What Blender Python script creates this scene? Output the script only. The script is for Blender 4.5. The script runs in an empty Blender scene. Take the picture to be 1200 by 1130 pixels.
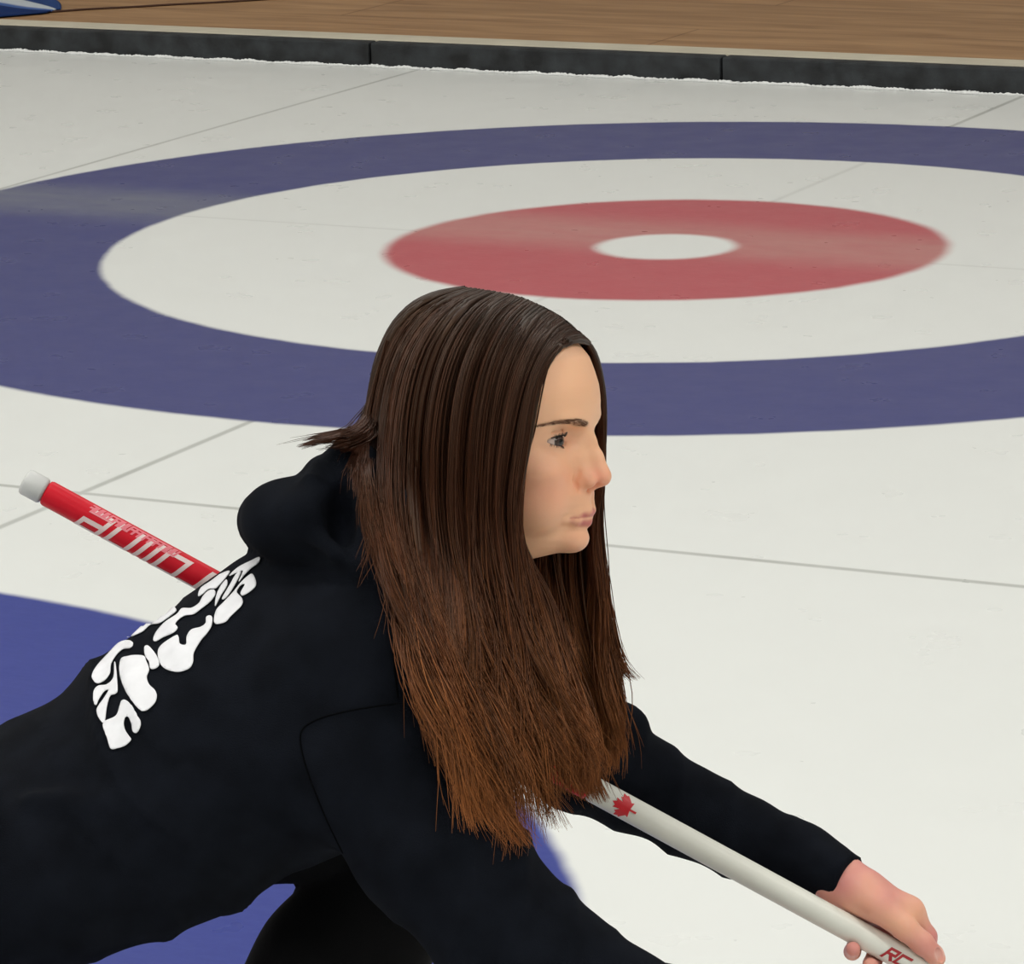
import bpy, bmesh, math, random
import numpy as np
from mathutils import Vector, Matrix
from mathutils.bvhtree import BVHTree
from mathutils.geometry import delaunay_2d_cdt

random.seed(7)
RNG = np.random.default_rng(11)
scene = bpy.context.scene
COL = scene.collection

# ------------------------------------------------------------------ camera
FPX, IW, IH = 4646.63, 1200.0, 1130.0
CAM = np.array([3.4053, -7.7637, 1.5294])
YAW, PITCH, ROLL = 0.4540, -0.2371, 0.0215

def rot(a, b, c):
    ca, sa, cb, sb, cc, sc = math.cos(a), math.sin(a), math.cos(b), math.sin(b), math.cos(c), math.sin(c)
    Rz = np.array([[ca, -sa, 0], [sa, ca, 0], [0, 0, 1]])
    Rx = np.array([[1, 0, 0], [0, cb, -sb], [0, sb, cb]])
    Ry = np.array([[cc, 0, sc], [0, 1, 0], [-sc, 0, cc]])
    return Rz @ Rx @ Ry

RC = rot(YAW, PITCH, ROLL)            # columns: right, forward, up

cam_data = bpy.data.cameras.new('camera')
cam = bpy.data.objects.new('camera', cam_data)
COL.objects.link(cam)
M = Matrix.Identity(4)
for i in range(3):
    M[i][0] = RC[i, 0]; M[i][1] = RC[i, 2]; M[i][2] = -RC[i, 1]; M[i][3] = CAM[i]
cam.matrix_world = M
cam_data.sensor_fit = 'HORIZONTAL'
cam_data.sensor_width = 36.0
cam_data.lens = FPX / IW * 36.0
cam_data.clip_end = 200
scene.camera = cam

def Q(px, py, D):
    """body coordinates (right, away, up) of the spot seen at a pixel, D metres away"""
    return np.array([(px - 600) / FPX * D, D, (565 - py) / FPX * D])

def W(q):
    """body coordinates -> world"""
    return CAM + np.asarray(q) @ RC.T

def from_world(p):
    return (np.asarray(p, float) - CAM) @ RC

def height(q):
    return W(q)[..., 2]

UPW = RC[2, :]                        # world up in body coordinates

def ground_hit(px, py, plane='z', val=0.0):
    d = np.array([(px - 600) / FPX, 1.0, (565 - py) / FPX]) @ RC.T
    i = {'x': 0, 'y': 1, 'z': 2}[plane]
    return CAM + d * ((val - CAM[i]) / d[i])

# ------------------------------------------------------------------ materials
def new_mat(name):
    m = bpy.data.materials.new(name)
    m.use_nodes = True
    nt = m.node_tree
    return m, nt, nt.nodes['Principled BSDF']

def srgb(r, g, b):
    f = lambda c: (c / 255 / 12.92) if c / 255 <= .04045 else ((c / 255 + .055) / 1.055) ** 2.4
    return (f(r), f(g), f(b), 1)

def simple(name, col, rough=.6, noise=0, nscale=40, bump=0, bscale=200, spec=.5, detail=3):
    m, nt, b = new_mat(name)
    b.inputs['Base Color'].default_value = col
    b.inputs['Roughness'].default_value = rough
    b.inputs['Specular IOR Level'].default_value = spec
    tc = nt.nodes.new('ShaderNodeTexCoord')
    if noise:
        n = nt.nodes.new('ShaderNodeTexNoise')
        n.inputs['Scale'].default_value = nscale; n.inputs['Detail'].default_value = detail
        nt.links.new(tc.outputs['Object'], n.inputs['Vector'])
        mr = nt.nodes.new('ShaderNodeMapRange')
        mr.inputs['From Min'].default_value = .3; mr.inputs['From Max'].default_value = .7
        mr.inputs['To Min'].default_value = 1 - noise; mr.inputs['To Max'].default_value = 1 + noise
        nt.links.new(n.outputs['Fac'], mr.inputs['Value'])
        mx = nt.nodes.new('ShaderNodeVectorMath'); mx.operation = 'SCALE'
        mx.inputs[0].default_value = col[:3]
        nt.links.new(mr.outputs[0], mx.inputs['Scale'])
        nt.links.new(mx.outputs[0], b.inputs['Base Color'])
    if bump:
        n = nt.nodes.new('ShaderNodeTexNoise')
        n.inputs['Scale'].default_value = bscale; n.inputs['Detail'].default_value = 4
        nt.links.new(tc.outputs['Object'], n.inputs['Vector'])
        bp = nt.nodes.new('ShaderNodeBump')
        bp.inputs['Strength'].default_value = bump; bp.inputs['Distance'].default_value = .002
        nt.links.new(n.outputs['Fac'], bp.inputs['Height'])
        nt.links.new(bp.outputs[0], b.inputs['Normal'])
    return m

def attr_mat(name, attr, rough=.5, spec=.5):
    m, nt, b = new_mat(name)
    a = nt.nodes.new('ShaderNodeAttribute'); a.attribute_name = attr
    nt.links.new(a.outputs['Color'], b.inputs['Base Color'])
    b.inputs['Roughness'].default_value = rough
    b.inputs['Specular IOR Level'].default_value = spec
    return m, nt, b, a

# ------------------------------------------------------------------ mesh helpers
def mesh_obj(name, verts, faces, mat, parent=None, smooth=True, cols=None, colname='tint'):
    me = bpy.data.meshes.new(name)
    verts = np.asarray(verts, np.float32)
    if isinstance(faces, np.ndarray):
        n, k = faces.shape
        me.vertices.add(len(verts)); me.vertices.foreach_set('co', verts.ravel())
        me.loops.add(n * k); me.loops.foreach_set('vertex_index', faces.astype(np.int32).ravel())
        me.polygons.add(n)
        me.polygons.foreach_set('loop_start', np.arange(0, n * k, k, dtype=np.int32))
        me.update(calc_edges=True); me.validate()
    else:
        me.from_pydata([tuple(v) for v in verts], [], [tuple(f) for f in faces]); me.update()
    if smooth:
        me.polygons.foreach_set('use_smooth', np.ones(len(me.polygons), bool))
    if cols is not None:
        a = me.color_attributes.new(colname, 'FLOAT_COLOR', 'POINT')
        c = np.ones((len(verts), 4), np.float32); c[:, :3] = cols
        a.data.foreach_set('color', c.ravel())
    me.materials.append(mat)
    o = bpy.data.objects.new(name, me)
    COL.objects.link(o)
    if parent is not None: o.parent = parent
    return o

def from_bm(name, bm, mat, parent=None, smooth=False):
    me = bpy.data.meshes.new(name)
    bmesh.ops.recalc_face_normals(bm, faces=bm.faces)
    bm.to_mesh(me); bm.free()
    if smooth:
        me.polygons.foreach_set('use_smooth', np.ones(len(me.polygons), bool))
    me.materials.append(mat)
    o = bpy.data.objects.new(name, me); COL.objects.link(o)
    if parent is not None: o.parent = parent
    return o

def box(bm, x0, x1, y0, y1, z0, z1, bev=0):
    r = bmesh.ops.create_cube(bm, size=1)
    vs = r['verts']
    for v in vs:
        v.co = Vector(((x0 + x1) / 2 + v.co.x * (x1 - x0), (y0 + y1) / 2 + v.co.y * (y1 - y0), (z0 + z1) / 2 + v.co.z * (z1 - z0)))
    if bev:
        es = list({e for v in vs for e in v.link_edges})
        bmesh.ops.bevel(bm, geom=es, offset=bev, segments=3, affect='EDGES', profile=.5)

def tag(o, label=None, cat=None, group=None, kind=None):
    if label: o['label'] = label
    if cat: o['category'] = cat
    if group: o['group'] = group
    if kind: o['kind'] = kind
    return o

def tubes(paths, radii, sides=3):
    """paths (N,K,3), radii (N,K) -> verts, quads"""
    N, K, _ = paths.shape
    t = np.gradient(paths, axis=1)
    t /= np.linalg.norm(t, axis=2, keepdims=True) + 1e-12
    ref = np.broadcast_to(np.array([.13, .97, .2]), t.shape)
    a = np.cross(t, ref); a /= np.linalg.norm(a, axis=2, keepdims=True) + 1e-9
    b = np.cross(t, a)
    ang = np.arange(sides) / sides * 2 * np.pi
    v = paths[:, :, None] + radii[:, :, None, None] * (np.cos(ang)[:, None] * a[:, :, None] + np.sin(ang)[:, None] * b[:, :, None])
    idx = np.arange(N * K * sides).reshape(N, K, sides)
    f = np.stack([idx[:, :-1], np.roll(idx, -1, 2)[:, :-1], np.roll(idx, -1, 2)[:, 1:], idx[:, 1:]], -1).reshape(-1, 4)
    return v.reshape(-1, 3), f

def catmull(pts, n):
    """pts (...,M,3) resampled to n points along the M axis"""
    p = np.asarray(pts, float); Mn = p.shape[-2]
    s = np.linspace(0, Mn - 1, n); i = np.minimum(s.astype(int), Mn - 2); t = (s - i)[:, None]
    g = lambda k: p[..., np.clip(k, 0, Mn - 1), :]
    p0, p1, p2, p3 = g(i - 1), g(i), g(i + 1), g(i + 2)
    return .5 * (2 * p1 + (p2 - p0) * t + (2 * p0 - 5 * p1 + 4 * p2 - p3) * t ** 2 + (3 * p1 - p0 - 3 * p2 + p3) * t ** 3)

def arclen(pts, n):
    """resample a polyline spline evenly by length"""
    c = catmull(pts, 200)
    L = np.concatenate([[0], np.cumsum(np.linalg.norm(np.diff(c, axis=0), axis=1))])
    s = np.linspace(0, L[-1], n)
    return np.stack([np.interp(s, L, c[:, k]) for k in range(3)], -1)

# ------------------------------------------------------------------ distance-field sculpting
def smin(a, b, k):
    h = np.maximum(k - np.abs(a - b), 0) / k
    return np.minimum(a, b) - h * h * k * .25

def smax(a, b, k):
    return -smin(-a, -b, k)

def seg(p, a, b, ra, rb):
    a = np.asarray(a, float); b = np.asarray(b, float)
    ab = b - a; t = np.clip(((p - a) @ ab) / (ab @ ab), 0, 1)
    return np.linalg.norm(p - a - t[:, None] * ab, axis=1) - (ra + (rb - ra) * t)

def chain(p, nodes, k=.0):
    d = None
    for (a, ra), (b, rb) in zip(nodes[:-1], nodes[1:]):
        e = seg(p, a, b, ra, rb)
        d = e if d is None else (smin(d, e, k) if k else np.minimum(d, e))
    return d

def ell(p, c, r, R=None):
    q = p - np.asarray(c)
    if R is not None: q = q @ R
    q2 = q / np.asarray(r)
    k0 = np.linalg.norm(q2, axis=1); k1 = np.linalg.norm(q2 / np.asarray(r), axis=1)
    return k0 * (k0 - 1) / (k1 + 1e-9)

def loft(p, nodes, k=.05):
    """tube of elliptical sections; nodes = (centre, half n, half d, axis n, axis d)"""
    out = None
    for (a, na, da, n1, d1), (b, nb, db, n2, d2) in zip(nodes[:-1], nodes[1:]):
        ab = b - a; L2 = ab @ ab
        tt = ((p - a) @ ab) / L2
        t = np.clip(tt, 0, 1)
        q = p - a - t[:, None] * ab
        along = (tt - t) * math.sqrt(L2)
        axn = n1 + t[:, None] * (n2 - n1); axd = d1 + t[:, None] * (d2 - d1)
        x = (q * axn).sum(1); y = (q * axd).sum(1)
        rn = na + (nb - na) * t; rd = da + (db - da) * t
        q3 = np.stack([x / rn, y / rd, along / (.8 * np.minimum(rn, rd))], -1)
        rho = np.linalg.norm(q3, axis=1)
        e = (rho - 1) * np.sqrt(x * x + y * y + along ** 2) / (rho + 1e-9)
        e = np.where(rho < .2, -np.minimum(rn, rd) * .8, e)
        out = e if out is None else smin(out, e, k)
    return out

def fnoise(p, scale, seed, n=7):
    r = np.random.default_rng(seed)
    o = np.zeros(len(p))
    for i in range(n):
        v = r.normal(size=3); v *= scale * (1 + .6 * r.random()) / np.linalg.norm(v)
        w = r.normal(size=3); w *= scale * .35 / np.linalg.norm(w)
        o += np.sin(p @ v + r.random() * 6.28 + 1.6 * np.sin(p @ w + r.random() * 6.28))
    return o / n

def mesh_sdf(fn, lo, hi, h, coarse=5):
    """surface nets over a narrow band"""
    lo = np.asarray(lo, float); hi = np.asarray(hi, float)
    nb = np.ceil((hi - lo) / (h * coarse)).astype(int)
    H = h * coarse
    ctr = np.stack(np.meshgrid(*[lo[i] + (np.arange(nb[i]) + .5) * H for i in range(3)], indexing='ij'), -1)
    dc = np.concatenate([fn(c) for c in np.array_split(ctr.reshape(-1, 3), max(1, ctr.size // 600000))]).reshape(nb)
    act = np.argwhere(np.abs(dc) < H * 1.5)
    n = nb * coarse
    D = np.repeat(np.repeat(np.repeat(np.where(dc > 0, 1., -1.).astype(np.float32) * H, coarse, 0), coarse, 1), coarse, 2)
    sub = np.stack(np.meshgrid(*[np.arange(coarse)] * 3, indexing='ij'), -1).reshape(-1, 3)
    for part in np.array_split(act, max(1, len(act) * coarse ** 3 // 400000)):
        if not len(part): continue
        ii = (part[:, None] * coarse + sub[None]).reshape(-1, 3)
        D[ii[:, 0], ii[:, 1], ii[:, 2]] = fn(lo + (ii + .5) * h)
    S = D < 0
    # cells with a sign change
    c = [D[i:n[0] - 1 + i, j:n[1] - 1 + j, k:n[2] - 1 + k] for i in (0, 1) for j in (0, 1) for k in (0, 1)]
    cnt = sum((x < 0).astype(np.int8) for x in c)
    cells = np.argwhere((cnt > 0) & (cnt < 8))
    vals = np.stack([x[cells[:, 0], cells[:, 1], cells[:, 2]] for x in c], -1)
    offs = np.array([(i, j, k) for i in (0, 1) for j in (0, 1) for k in (0, 1)], float)
    acc = np.zeros((len(cells), 3)); num = np.zeros(len(cells))
    for a in range(8):
        for b in range(a + 1, 8):
            if np.abs(offs[a] - offs[b]).sum() != 1: continue
            va, vb = vals[:, a], vals[:, b]
            cr = (va < 0) != (vb < 0)
            t = np.where(cr, va / np.where(cr, va - vb, 1), 0)
            acc += np.where(cr[:, None], offs[a] + t[:, None] * (offs[b] - offs[a]), 0); num += cr
    V = lo + (cells + acc / num[:, None] + .5) * h
    idx = -np.ones(n - 1, np.int64); idx[tuple(cells.T)] = np.arange(len(cells))
    F = []
    for ax in range(3):
        s0 = [slice(None)] * 3; s1 = [slice(None)] * 3
        s0[ax] = slice(0, -1); s1[ax] = slice(1, None)
        A, B = S[tuple(s0)], S[tuple(s1)]
        e = np.argwhere(A != B)
        u, v = (ax + 1) % 3, (ax + 2) % 3
        e = e[(e[:, u] > 0) & (e[:, v] > 0) & (e[:, u] < n[u] - 1) & (e[:, v] < n[v] - 1)]
        du = np.eye(3, dtype=int)[u]; dv = np.eye(3, dtype=int)[v]
        q = np.stack([idx[tuple((e - du - dv).T)], idx[tuple((e - dv).T)], idx[tuple(e.T)], idx[tuple((e - du).T)]], -1)
        flip = ~A[tuple(e.T)]
        q[flip] = q[flip][:, ::-1]
        F.append(q)
    F = np.concatenate(F)
    F = F[(F >= 0).all(1)]
    return V, F

# ------------------------------------------------------------------ the setting
SHEET = 2.397                          # centre line to sheet divider
SIDE = 2.416                           # centre line to the bumper
HOUSE2 = -2 * SHEET

def ice_material():
    m, nt, b = new_mat('ice')
    N = nt.nodes.new; L = nt.links.new
    geo = N('ShaderNodeNewGeometry')
    sep = N('ShaderNodeSeparateXYZ'); L(geo.outputs['Position'], sep.inputs[0])
    def math_(op, a, b_=None, c=None, clamp=False):
        n = N('ShaderNodeMath'); n.operation = op; n.use_clamp = clamp
        for i, v in enumerate((a, b_, c)):
            if v is None: continue
            if hasattr(v, 'is_output'): L(v, n.inputs[i])
            else: n.inputs[i].default_value = v
        return n.outputs[0]
    def noise(scale, detail=3, vec=None, stretch=None):
        n = N('ShaderNodeTexNoise'); n.inputs['Scale'].default_value = scale; n.inputs['Detail'].default_value = detail
        src = geo.outputs['Position']
        if stretch:
            vm = N('ShaderNodeVectorMath'); vm.operation = 'MULTIPLY'; L(src, vm.inputs[0]); vm.inputs[1].default_value = stretch; src = vm.outputs[0]
        L(src, n.inputs['Vector'])
        return n.outputs['Fac']
    def step(v, edge, soft):           # 0 below, 1 above
        n = N('ShaderNodeMapRange'); n.interpolation_type = 'SMOOTHSTEP'
        L(v, n.inputs['Value'])
        n.inputs['From Min'].default_value = edge - soft; n.inputs['From Max'].default_value = edge + soft
        return n.outputs[0]
    def mix(f, a, c):
        n = N('ShaderNodeMix'); n.data_type = 'RGBA'
        if hasattr(f, 'is_output'): L(f, n.inputs['Factor'])
        else: n.inputs['Factor'].default_value = f
        for s, v in (('A', a), ('B', c)):
            sk = [i for i in n.inputs if i.name == s and i.type == 'RGBA'][0]
            if hasattr(v, 'is_output'): L(v, sk)
            else: sk.default_value = v
        return [o for o in n.outputs if o.type == 'RGBA'][0]
    X, Y = sep.outputs['X'], sep.outputs['Y']
    wob = math_('MULTIPLY', math_('SUBTRACT', noise(9), .5), .012)
    def radius(cy):
        y = math_('SUBTRACT', Y, cy)
        r = math_('SQRT', math_('ADD', math_('MULTIPLY', X, X), math_('MULTIPLY', y, y)))
        return math_('ADD', r, wob)
    def band(v, lo, hi, soft):
        return math_('MULTIPLY', step(v, lo, soft), math_('SUBTRACT', 1.0, step(v, hi, soft)))
    white = WHITE_ICE
    base = mix(math_('MULTIPLY', noise(1.3, 4), .5), white, (white[0] * .95, white[1] * .955, white[2] * .95, 1))
    # thin lines in the ice
    def line(v, at, w):
        return math_('SUBTRACT', 1.0, step(math_('ABSOLUTE', math_('SUBTRACT', v, at)), w, .005))
    fade = math_('ADD', .35, math_('MULTIPLY', noise(3), .45))
    lines = None
    for v, at, w in ((Y, 0.0, .006), (X, 0.0, .007), (Y, -SHEET, .0075), (X, -1.829, .006), (Y, HOUSE2, .006)):
        l = line(v, at, w)
        lines = l if lines is None else math_('MAXIMUM', lines, l)
    rh = radius(0.0)
    fade = math_('MULTIPLY', fade, math_('ADD', .28, math_('MULTIPLY', step(rh, 1.80, .03), .5)))
    fade = math_('MULTIPLY', fade, step(rh, .16, .02))
    base = mix(math_('MULTIPLY', lines, fade), base, srgb(112, 114, 104))
    grain = noise(26, 5, stretch=(1, 3, 1))
    fine = noise(120, 4)
    gv = math_('ADD', math_('MULTIPLY', grain, .6), math_('MULTIPLY', fine, .4))
    blue = mix(gv, BLUE_A, BLUE_B)
    red = mix(gv, RED_A, RED_B)
    scuff = math_('MULTIPLY', math_('SUBTRACT', 1.0, step(math_('ABSOLUTE', math_('SUBTRACT', Y, .10)), .17, .12)), math_('ADD', .3, math_('MULTIPLY', noise(6, 4, stretch=(1, 4, 1)), .9)), clamp=True)
    blue = mix(math_('MULTIPLY', scuff, .75), blue, srgb(126, 130, 140))
    red = mix(math_('MULTIPLY', scuff, .55), red, srgb(196, 160, 150))
    blue2 = mix(gv, BLUE2_A, BLUE2_B)
    for cy, bl in ((0.0, blue), (HOUSE2, blue2)):
        r = radius(cy)
        base = mix(band(r, 1.219, 1.829, .012), base, bl)
        base = mix(band(r, .152, .61, .02), base, red)
    L(base, b.inputs['Base Color'])
    L(math_('ADD', .22, math_('MULTIPLY', noise(9, 3), .16)), b.inputs['Roughness'])
    b.inputs['IOR'].default_value = 1.31
    b.inputs['Specular IOR Level'].default_value = .38
    return m

WHITE_ICE = (.835, .852, .828, 1)
BLUE_A, BLUE_B = srgb(60, 64, 116), srgb(81, 85, 138)
BLUE2_A, BLUE2_B = srgb(42, 54, 132), srgb(68, 80, 156)
RED_A, RED_B = srgb(176, 76, 86), srgb(200, 104, 110)

XL, XR, YN, YF, HC = -9.0, 13.0, -11.0, 9.0, 4.6
bm = bmesh.new(); box(bm, XL, XR, YN, SIDE + .09, -.12, 0)
tag(from_bm('floor', bm, ice_material()), kind='structure')

# wooden walkway beyond the ice
def wood_material():
    m, nt, b = new_mat('walkway_wood')
    N = nt.nodes.new; L = nt.links.new
    tc = N('ShaderNodeTexCoord')
    mp = N('ShaderNodeMapping'); mp.inputs['Rotation'].default_value = (0, 0, .33); mp.inputs['Scale'].default_value = (1, 7, 1)
    L(tc.outputs['Object'], mp.inputs['Vector'])
    n = N('ShaderNodeTexNoise'); n.inputs['Scale'].default_value = 2.2; n.inputs['Detail'].default_value = 6; n.inputs['Distortion'].default_value = .7
    L(mp.outputs[0], n.inputs['Vector'])
    r = N('ShaderNodeValToRGB')
    r.color_ramp.elements[0].position = .28; r.color_ramp.elements[0].color = WOOD_A
    r.color_ramp.elements[1].position = .72; r.color_ramp.elements[1].color = WOOD_B
    L(n.outputs['Fac'], r.inputs['Fac'])
    br = N('ShaderNodeTexBrick'); br.inputs['Scale'].default_value = 1.0
    br.inputs['Brick Width'].default_value = 2.4; br.inputs['Row Height'].default_value = .6; br.inputs['Mortar Size'].default_value = .004
    br.inputs['Color1'].default_value = (1, 1, 1, 1); br.inputs['Color2'].default_value = (.90, .90, .9, 1); br.inputs['Mortar'].default_value = (.55, .5, .45, 1)
    L(tc.outputs['Object'], br.inputs['Vector'])
    mx = N('ShaderNodeMix'); mx.data_type = 'RGBA'; mx.blend_type = 'MULTIPLY'; mx.inputs['Factor'].default_value = 1
    ca = [i for i in mx.inputs if i.type == 'RGBA']
    L(r.outputs[0], ca[0]); L(br.outputs['Color'], ca[1])
    L([o for o in mx.outputs if o.type == 'RGBA'][0], b.inputs['Base Color'])
    b.inputs['Roughness'].default_value = .5
    b.inputs['Specular IOR Level'].default_value = .25
    return m
WOOD_A, WOOD_B = srgb(150, 112, 76), srgb(190, 150, 108)
bm = bmesh.new(); box(bm, XL, XR, SIDE + .165, YF, -.12, .068)
tag(from_bm('floor_walkway', bm, wood_material()), kind='structure')
bm = bmesh.new(); box(bm, XL, XR, SIDE + .056, SIDE + .165, -.10, .074, .003)
tag(from_bm('trim_1', bm, simple('cream_board', srgb(205, 198, 178), .6, .08, 8, .1, 60)), kind='structure')

# black foam bumper blocks
s1 = ground_hit(433, 72, 'y', SIDE)[0]; s2 = ground_hit(845, 88, 'y', SIDE)[0]
BLK = s2 - s1
foam = simple('bumper_foam', (.020, .023, .026, 1), .75, .7, 16, .5, 90, detail=6)
edges = [s1 + BLK * k for k in range(-1, 3)]
names = ['black foam bumper block at the left end of the ice edge, grey worn face',
         'black foam bumper block in the middle of the ice edge, behind the house rings',
         'black foam bumper block at the right end of the ice edge']
for k in range(3):
    bm = bmesh.new()
    a, c = edges[k] + .003, edges[k + 1] - .003
    if k == 0: a -= 2.2
    if k == 2: c += 3.2
    box(bm, a, c, SIDE, SIDE + .055, .0005, .071, .006)
    bmesh.ops.subdivide_edges(bm, edges=[e for e in bm.edges if e.calc_length() > .3], cuts=60)
    for v in bm.verts:
        if v.co.y < SIDE + .02:
            v.co.y += .0025 * math.sin(v.co.x * 23 + k) * math.sin(v.co.x * 7.3)
    o = from_bm('foam_bumper', bm, foam)
    tag(o, names[k], 'bumper', 'foam bumper blocks along the ice edge')

# rime of scraped ice along the bumper's foot
n = 2200
xs = np.linspace(edges[0] - 2.2, edges[3] + 3.2, n)
hgt = .003 + .005 * np.abs(np.sin(xs * 31) * np.sin(xs * 12.7 + 1)) + .004 * RNG.random(n)
wid = .008 + .014 * np.abs(np.sin(xs * 9.1) * np.sin(xs * 23 + 2)) + .004 * RNG.random(n)
V = []; F = []
for i in range(n):
    V += [(xs[i], SIDE - wid[i], .0003), (xs[i], SIDE - wid[i] * .5, hgt[i]), (xs[i], SIDE - .0005, hgt[i] * .8), (xs[i], SIDE - .0005, .0003)]
    if i:
        for j in range(4):
            F.append(((i - 1) * 4 + j, i * 4 + j, i * 4 + (j + 1) % 4, (i - 1) * 4 + (j + 1) % 4))
o = mesh_obj('snow', V, F, simple('rime', (.88, .89, .88, 1), .8, .05, 60))
tag(o, 'thin white ridge of scraped ice along the foot of the black bumper', 'snow', kind='stuff')

# blue cloth with a pale stripe and a thin cord lying on the walkway
g = ground_hit(-10, 16, 'z', .07)
V = []; F = []; cl = []
nx, ny = 60, 30
for i in range(nx):
    for j in range(ny):
        u, v = i / (nx - 1), j / (ny - 1)
        taper = 1 - .86 * max(0, (u - .68) / .32) ** 1.5
        x = g[0] - .55 + .72 * u; y = g[1] + .09 + (v - .5) * .62 * taper
        z = .0715 + .028 * taper * (math.sin(v * math.pi) ** .5) * (.55 + .3 * math.sin(u * 9 + v * 5) + .25 * math.sin(v * 17 + u * 3))
        V.append((x, y, max(.0705, z)))
        s = v
        cl.append(srgb(16, 44, 96)[:3] if s < .36 else (srgb(70, 100, 160)[:3] if s < .58 else (srgb(190, 198, 205)[:3] if s < .70 else srgb(34, 66, 122)[:3])))
        if i and j:
            a = i * ny + j
            F.append((a - ny - 1, a - 1, a, a - ny))
mcl, _, _, _ = attr_mat('jacket_cloth', 'tint', .8, .2)
o = mesh_obj('folded_cloth', V, F, mcl, cols=np.array(cl))
sm = o.modifiers.new('thick', 'SOLIDIFY'); sm.thickness = .004; sm.offset = 1
tag(o, 'blue cloth with pale stripe lying on the wooden walkway at far left', 'cloth')
pc = [ground_hit(*p, 'z', .071) for p in ((42, 13.5), (60, 14), (100, 11), (150, 8.5), (200, 5.5), (250, 3), (300, 0), (360, -5))]
pth = arclen(pc, 40)
pth[:, 2] = .0715
v, f = tubes(pth[None], np.full((1, 40), .0035), 8)
o = mesh_obj('cord', v, f, simple('cord_brown', srgb(70, 42, 26), .7))
tag(o, 'thin dark brown cord lying across the wooden walkway', 'cord')

# the hall around
wall = simple('hall_wall', WALLC if 'WALLC' in globals() else (.72, .73, .72, 1), .9, .04, 3)
for nm, b_ in (('wall_back', (XL, XR, YF, YF + .1)), ('wall_front', (XL, XR, YN - .1, YN)), ('wall_left', (XL - .1, XL, YN, YF)), ('wall_right', (XR, XR + .1, YN, YF))):
    bm = bmesh.new(); box(bm, *b_, -.1, HC); tag(from_bm(nm, bm, wall), kind='structure')
bm = bmesh.new(); box(bm, XL, XR, YN, YF, HC, HC + .1)
tag(from_bm('ceiling', bm, simple('hall_ceiling', (.62, .62, .60, 1), .9)), kind='structure')

LIGHT_W = 33.0
house = simple('lamp_housing', (.75, .75, .75, 1), .5)
for i, lx in enumerate((-6, -2.5, 1.0, 4.5, 8.0)):
    for j, ly in enumerate((-8.6, -5.0, -1.4, 2.2, 5.8)):
        bm = bmesh.new()
        box(bm, lx - .8, lx + .8, ly - .16, ly + .16, HC - .07, HC - .001, .01)
        o = from_bm('ceiling_light', bm, house)
        tag(o, 'long white ceiling strip lamp over the ice, row %s from the bumper wall, %s along' % (('fifth', 'fourth', 'third', 'second', 'first')[j], ('first', 'second', 'third', 'fourth', 'fifth')[i]), 'lamp', 'ceiling strip lamps')
        ld = bpy.data.lights.new('strip_lamp', 'AREA'); ld.shape = 'RECTANGLE'; ld.size = 1.5; ld.size_y = .26
        ld.energy = LIGHT_W * {-8.6: 1.15, -5.0: 1.1, -1.4: .95, 2.2: .54, 5.8: .22}[ly]; ld.color = (1, .985, .945)
        lo = bpy.data.objects.new('strip_lamp', ld); COL.objects.link(lo)
        lo.parent = o; lo.location = (lx, ly, HC - .085)

w = bpy.data.worlds.new('hall'); scene.world = w; w.use_nodes = True
w.node_tree.nodes['Background'].inputs['Color'].default_value = (.6, .6, .6, 1)
w.node_tree.nodes['Background'].inputs['Strength'].default_value = .2
scene.view_settings.view_transform = 'Standard'
scene.view_settings.look = 'None'
scene.view_settings.exposure = .2
scene.view_settings.gamma = 1
scene.cycles.caustics_reflective = False
scene.cycles.caustics_refractive = False
scene.cycles.sample_clamp_indirect = 3.0

# ------------------------------------------------------------------ the curler: head
SKIN = srgb(242, 188, 150)[:3]
ROSY = srgb(238, 156, 130)[:3]
LIDS = srgb(206, 158, 138)[:3]
LIPS = srgb(196, 104, 100)[:3]
HANDC = srgb(212, 134, 132)[:3]

def nrm(v):
    v = np.asarray(v, float); return v / np.linalg.norm(v)

HD = 3.36
HO = Q(600, 517, HD)
HYAW = math.radians(20)
HTILT = math.radians(5)
# head axes in body coordinates: forward, left (away from the camera), up
hf = np.array([math.cos(HYAW), -math.sin(HYAW), 0.0])
hu = nrm(np.array([0.0, -math.sin(HTILT), math.cos(HTILT)]))
hf = nrm(hf - hu * (hf @ hu)); hl = np.cross(hu, hf)
HR = np.stack([hf, hl, hu], 1)         # columns
MM = .001

def to_head(p):                        # body coords -> head-local millimetres
    return (p - HO) @ HR / MM

def from_head(q):
    return HO + (np.asarray(q, float) * MM) @ HR.T

# front outline of the face without the nose: height, forward
PRO = np.array([(-108, 40), (-95, 57), (-87, 63), (-80.7, 65), (-73.4, 63.8), (-70, 64.2), (-60, 66.5), (-57, 70), (-50, 72.5), (-42, 72.5), (-34, 69), (-20, 65), (0, 61.5), (9, 64),
                (16, 69.5), (23, 72.0), (34, 73.4), (48.7, 72.0), (60, 68.5), (72, 64), (86, 52), (98, 36)])
WID = np.array([(-108, 36), (-95, 42), (-86, 46), (-75, 50), (-60, 56), (-45, 60.5), (-25, 65), (-5, 68), (20, 70), (45, 70), (70, 64), (98, 45)])
EXN = np.array([(-108, 1.7), (-85, 1.7), (-65, 1.72), (-40, 1.8), (-10, 1.9), (10, 1.95), (40, 2.2), (98, 2.1)])
EU = 3.8
EYE = [np.array([45.5, s * 33.0, 0.0]) for s in (-1, 1)]

def mirror(l):
    return np.abs(l)

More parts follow.
